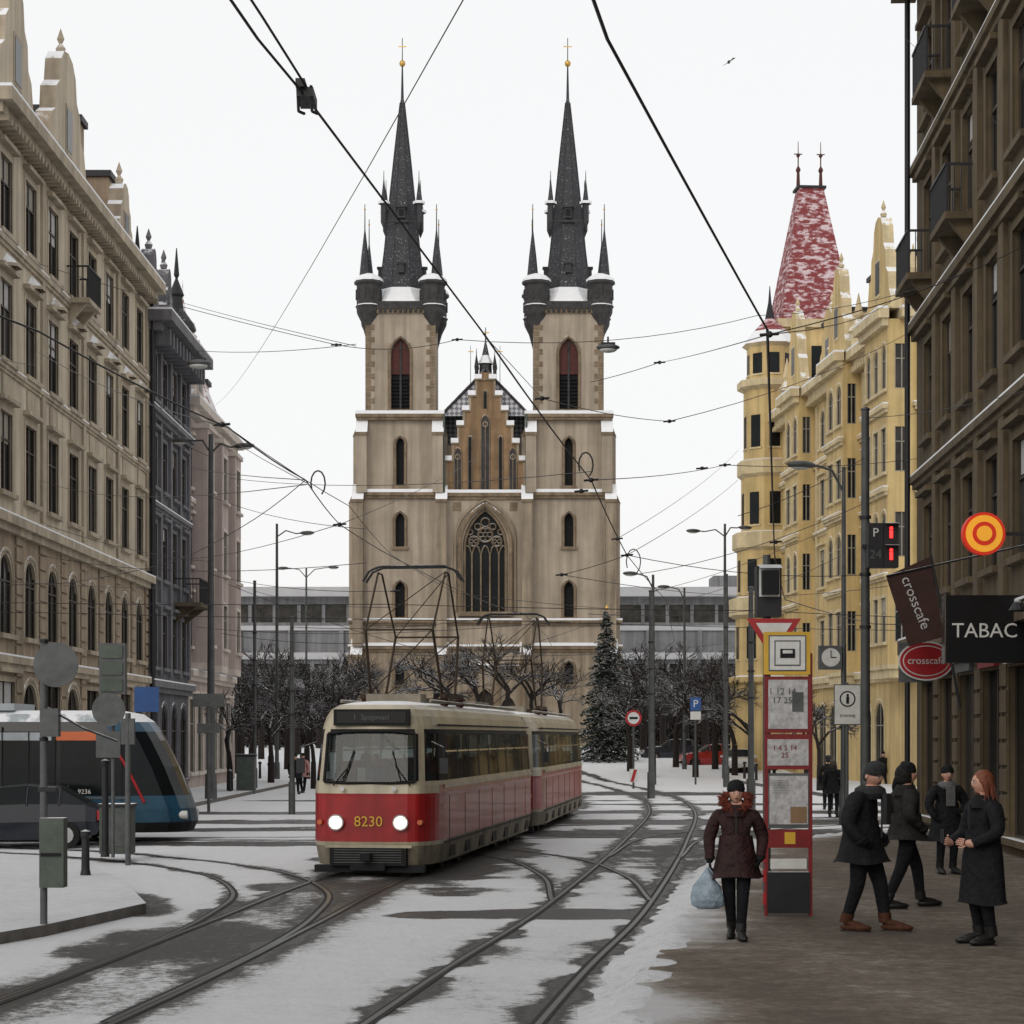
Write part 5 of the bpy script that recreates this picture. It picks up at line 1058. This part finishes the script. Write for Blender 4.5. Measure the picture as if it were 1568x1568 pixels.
    if scarf:
        mb.lathe((nk.x,nk.y-.01,nk.z),[(.12,-.06),(.14,-.02),(.13,.03),(.09,.06)],14,scarf,smooth=True);mb.box(nk.x-.07,nk.x+.05,nk.y-.18,nk.y-.14,1.12,1.44,scarf)
    if phone: ha=Vector(j['haR']);mb.cb(ha+Vector((.0,-.03,.05)),(.07,.012,.14),'blackp')
    if bag:
        ha=Vector(j['haR']);top=ha.z-.04;prof=[(.012,.0),(.03,-.04),(.07,-.12),(.13,-.2),(.155,-.32),(.15,-.42),(.09,-.46),(0,-.46)];n=16;vs=[]
        for r,z in prof:
            for i in range(n):
                a=2*math.pi*i/n;w=1+.12*math.sin(3*a+z*9)+.07*math.sin(7*a+z*20);vs.append((ha.x-.02+r*w*math.cos(a)*1.1,ha.y+r*w*math.sin(a)*.65,top+z))
        mb.add(vs,[(q*n+i,q*n+(i+1)%n,(q+1)*n+(i+1)%n,(q+1)*n+i) for q in range(len(prof)-1) for i in range(n)],'bagplastic',True)
        for s_ in(-1,1): mb.tube([(ha.x,ha.y,ha.z-.02),(ha.x+s_*.03,ha.y,ha.z-.09),(ha.x+s_*.06,ha.y,ha.z-.17)],.006,'bagplastic',4)
    return mb.build(name,(X,Y,Z),rad(face))
def pp(px,py,zg): d=GD(py,zg);return SX(px,d),d,zg
x,y,z=pp(1127,1438,.2)
person('woman_with_shopping_bag',x,y,z,-6,1.70,'coatmaroon',hem=.70,hat='coatblack',fur=True,bag=True,headyaw=4,J=dict(knL=(.07,-.10,.50),anL=(.05,-.12,.09),toL=(.08,-.29,.04),knR=(-.07,.02,.49),anR=(-.04,.14,.12),toR=(-.06,-.02,.04),elR=(-.28,.03,1.14),wrR=(-.27,-.02,.90),haR=(-.275,-.03,.84),elL=(.28,.06,1.14),wrL=(.25,-.08,.92),haL=(.24,-.11,.87),shL=(.19,.01,1.41),shR=(-.19,.01,1.41)),flare=1.1)
x,y,z=pp(1322,1425,.2)
person('man_in_dark_coat',x,y,z,62,1.90,'coatblack',boot='bootbrown',hem=.72,hat='hatgrey',headyaw=-30,headpitch=20,scarf='hatgrey',bulk=1.22,J=dict(pel=(0,.02,.95),ch=(0,-.02,1.30),nk=(0,-.05,1.46),hd=(0,-.09,1.55),knL=(.09,-.12,.50),anL=(.08,-.17,.09),toL=(.09,-.35,.045),knR=(-.09,.02,.49),anR=(-.09,.13,.09),toR=(-.10,-.04,.045),elL=(.26,.06,1.13),wrL=(.24,-.10,.95),haL=(.22,-.13,.92),elR=(-.27,.06,1.12),wrR=(-.25,-.08,.95),haR=(-.23,-.11,.92)))
x,y,z=pp(1388,1390,.2)
person('man_in_dark_jacket',x,y,z,100,1.84,'coatgrey',hem=.84,hat='coatblack',headyaw=-20,hood=True,bulk=1.2,J=dict(knL=(.12,-.16,.50),anL=(.12,-.20,.09),toL=(.13,-.38,.045),knR=(-.12,.10,.50),anR=(-.12,.26,.09),toR=(-.14,.10,.045),elL=(.27,.08,1.15),wrL=(.22,-.10,.98),haL=(.20,-.14,.96),elR=(-.27,.08,1.15),wrR=(-.22,-.10,.98),haR=(-.2,-.13,.96)))
x,y,z=pp(1450,1338,.2)
person('woman_in_black_coat',x,y,z,12,1.71,'coatblack',hem=.55,hat='coatblack',scarf='scarf',headyaw=-10,bulk=1.15,J=dict(elL=(.29,.0,1.14),wrL=(.17,-.16,1.05),haL=(.11,-.17,1.05),elR=(-.29,.0,1.14),wrR=(-.24,-.1,.95),haR=(-.22,-.12,.9)),flare=1.2)
d=21.4
person('woman_with_red_hair',SX(1505,d),d,.2,-72,1.84,'coatblack',hem=.42,hair='hairred',gloves='skin',phone=True,flare=1.1,headyaw=-4,bulk=1.12,J=dict(elL=(.27,.0,1.14),wrL=(.17,-.2,1.02),haL=(.13,-.27,1.04),elR=(-.26,-.02,1.12),wrR=(-.17,-.24,1.02),haR=(-.12,-.31,1.04)))
person('pedestrian',SX(1384,50),50,.0,30,1.75,'coatblack',hat='coatblack')
person('pedestrian',SX(1268,66),66,.0,170,1.75,'coatgrey',hat='hatgrey');person('pedestrian',SX(1276,60),60,.0,160,1.7,'coatblack',hair='dframe')
x,y,z=pp(292,1190,.1);person('pedestrian',x,y,z,40,1.75,'coatblack',hair='dframe',J=dict(anL=(.1,-.15,.09),toL=(.1,-.32,.04),anR=(-.1,.2,.09),toR=(-.1,.05,.04)))
for px,py,c,f in((452,1216,'coatblack',20),(464,1214,'pinkbag',-20),(560,1190,'coatgrey',0),(1185,1200,'coatblack',80),(1085,1165,'coatblack',0),(1352,1205,'coatgrey',20)):
    x,y,z=pp(px,py,0.);person('pedestrian',x,y,z,f,1.66,c,hat='coatblack',J=dict(anL=(.1,-.12,.09),toL=(.1,-.29,.04),anR=(-.1,.14,.09),toR=(-.1,.0,.04)))
# ================================================================ light, sky, camera
w=bpy.data.worlds.new('World');scene.world=w;w.use_nodes=True;nt=w.node_tree;bg=nt.nodes['Background']
sk=nn(nt,'ShaderNodeTexSky',sky_type='NISHITA');sk.sun_disc=False;sk.sun_elevation=rad(28);sk.sun_rotation=rad(200);sk.dust_density=4;sk.air_density=1.
mx=nn(nt,'ShaderNodeMix',data_type='RGBA');mx.inputs[0].default_value=.9;nt.links.new(sk.outputs[0],mx.inputs[6]);mx.inputs[7].default_value=(10.2,10.15,10.1,1);nt.links.new(mx.outputs[2],bg.inputs[0]);bg.inputs[1].default_value=.1
sl=bpy.data.lights.new('sun','SUN');sl.energy=.7;sl.angle=rad(25);sl.color=(1,.95,.87);so=bpy.data.objects.new('sun',sl);scene.collection.objects.link(so)
dv=Vector((math.sin(rad(200))*math.cos(rad(28)),math.cos(rad(200))*math.cos(rad(28)),math.sin(rad(28))));so.rotation_euler=dv.to_track_quat('Z','Y').to_euler()
cd=bpy.data.cameras.new('camera');cam=bpy.data.objects.new('camera',cd);scene.collection.objects.link(cam);cam.location=(0,0,EY);cam.rotation_euler=(rad(90),0,0)
cd.sensor_width=36;cd.lens=36*F/1568;cd.shift_y=(H-784)/1568;cd.clip_end=5000;cd.clip_start=.1;scene.camera=cam
scene.view_settings.view_transform='Standard';scene.view_settings.look='None';scene.view_settings.exposure=0
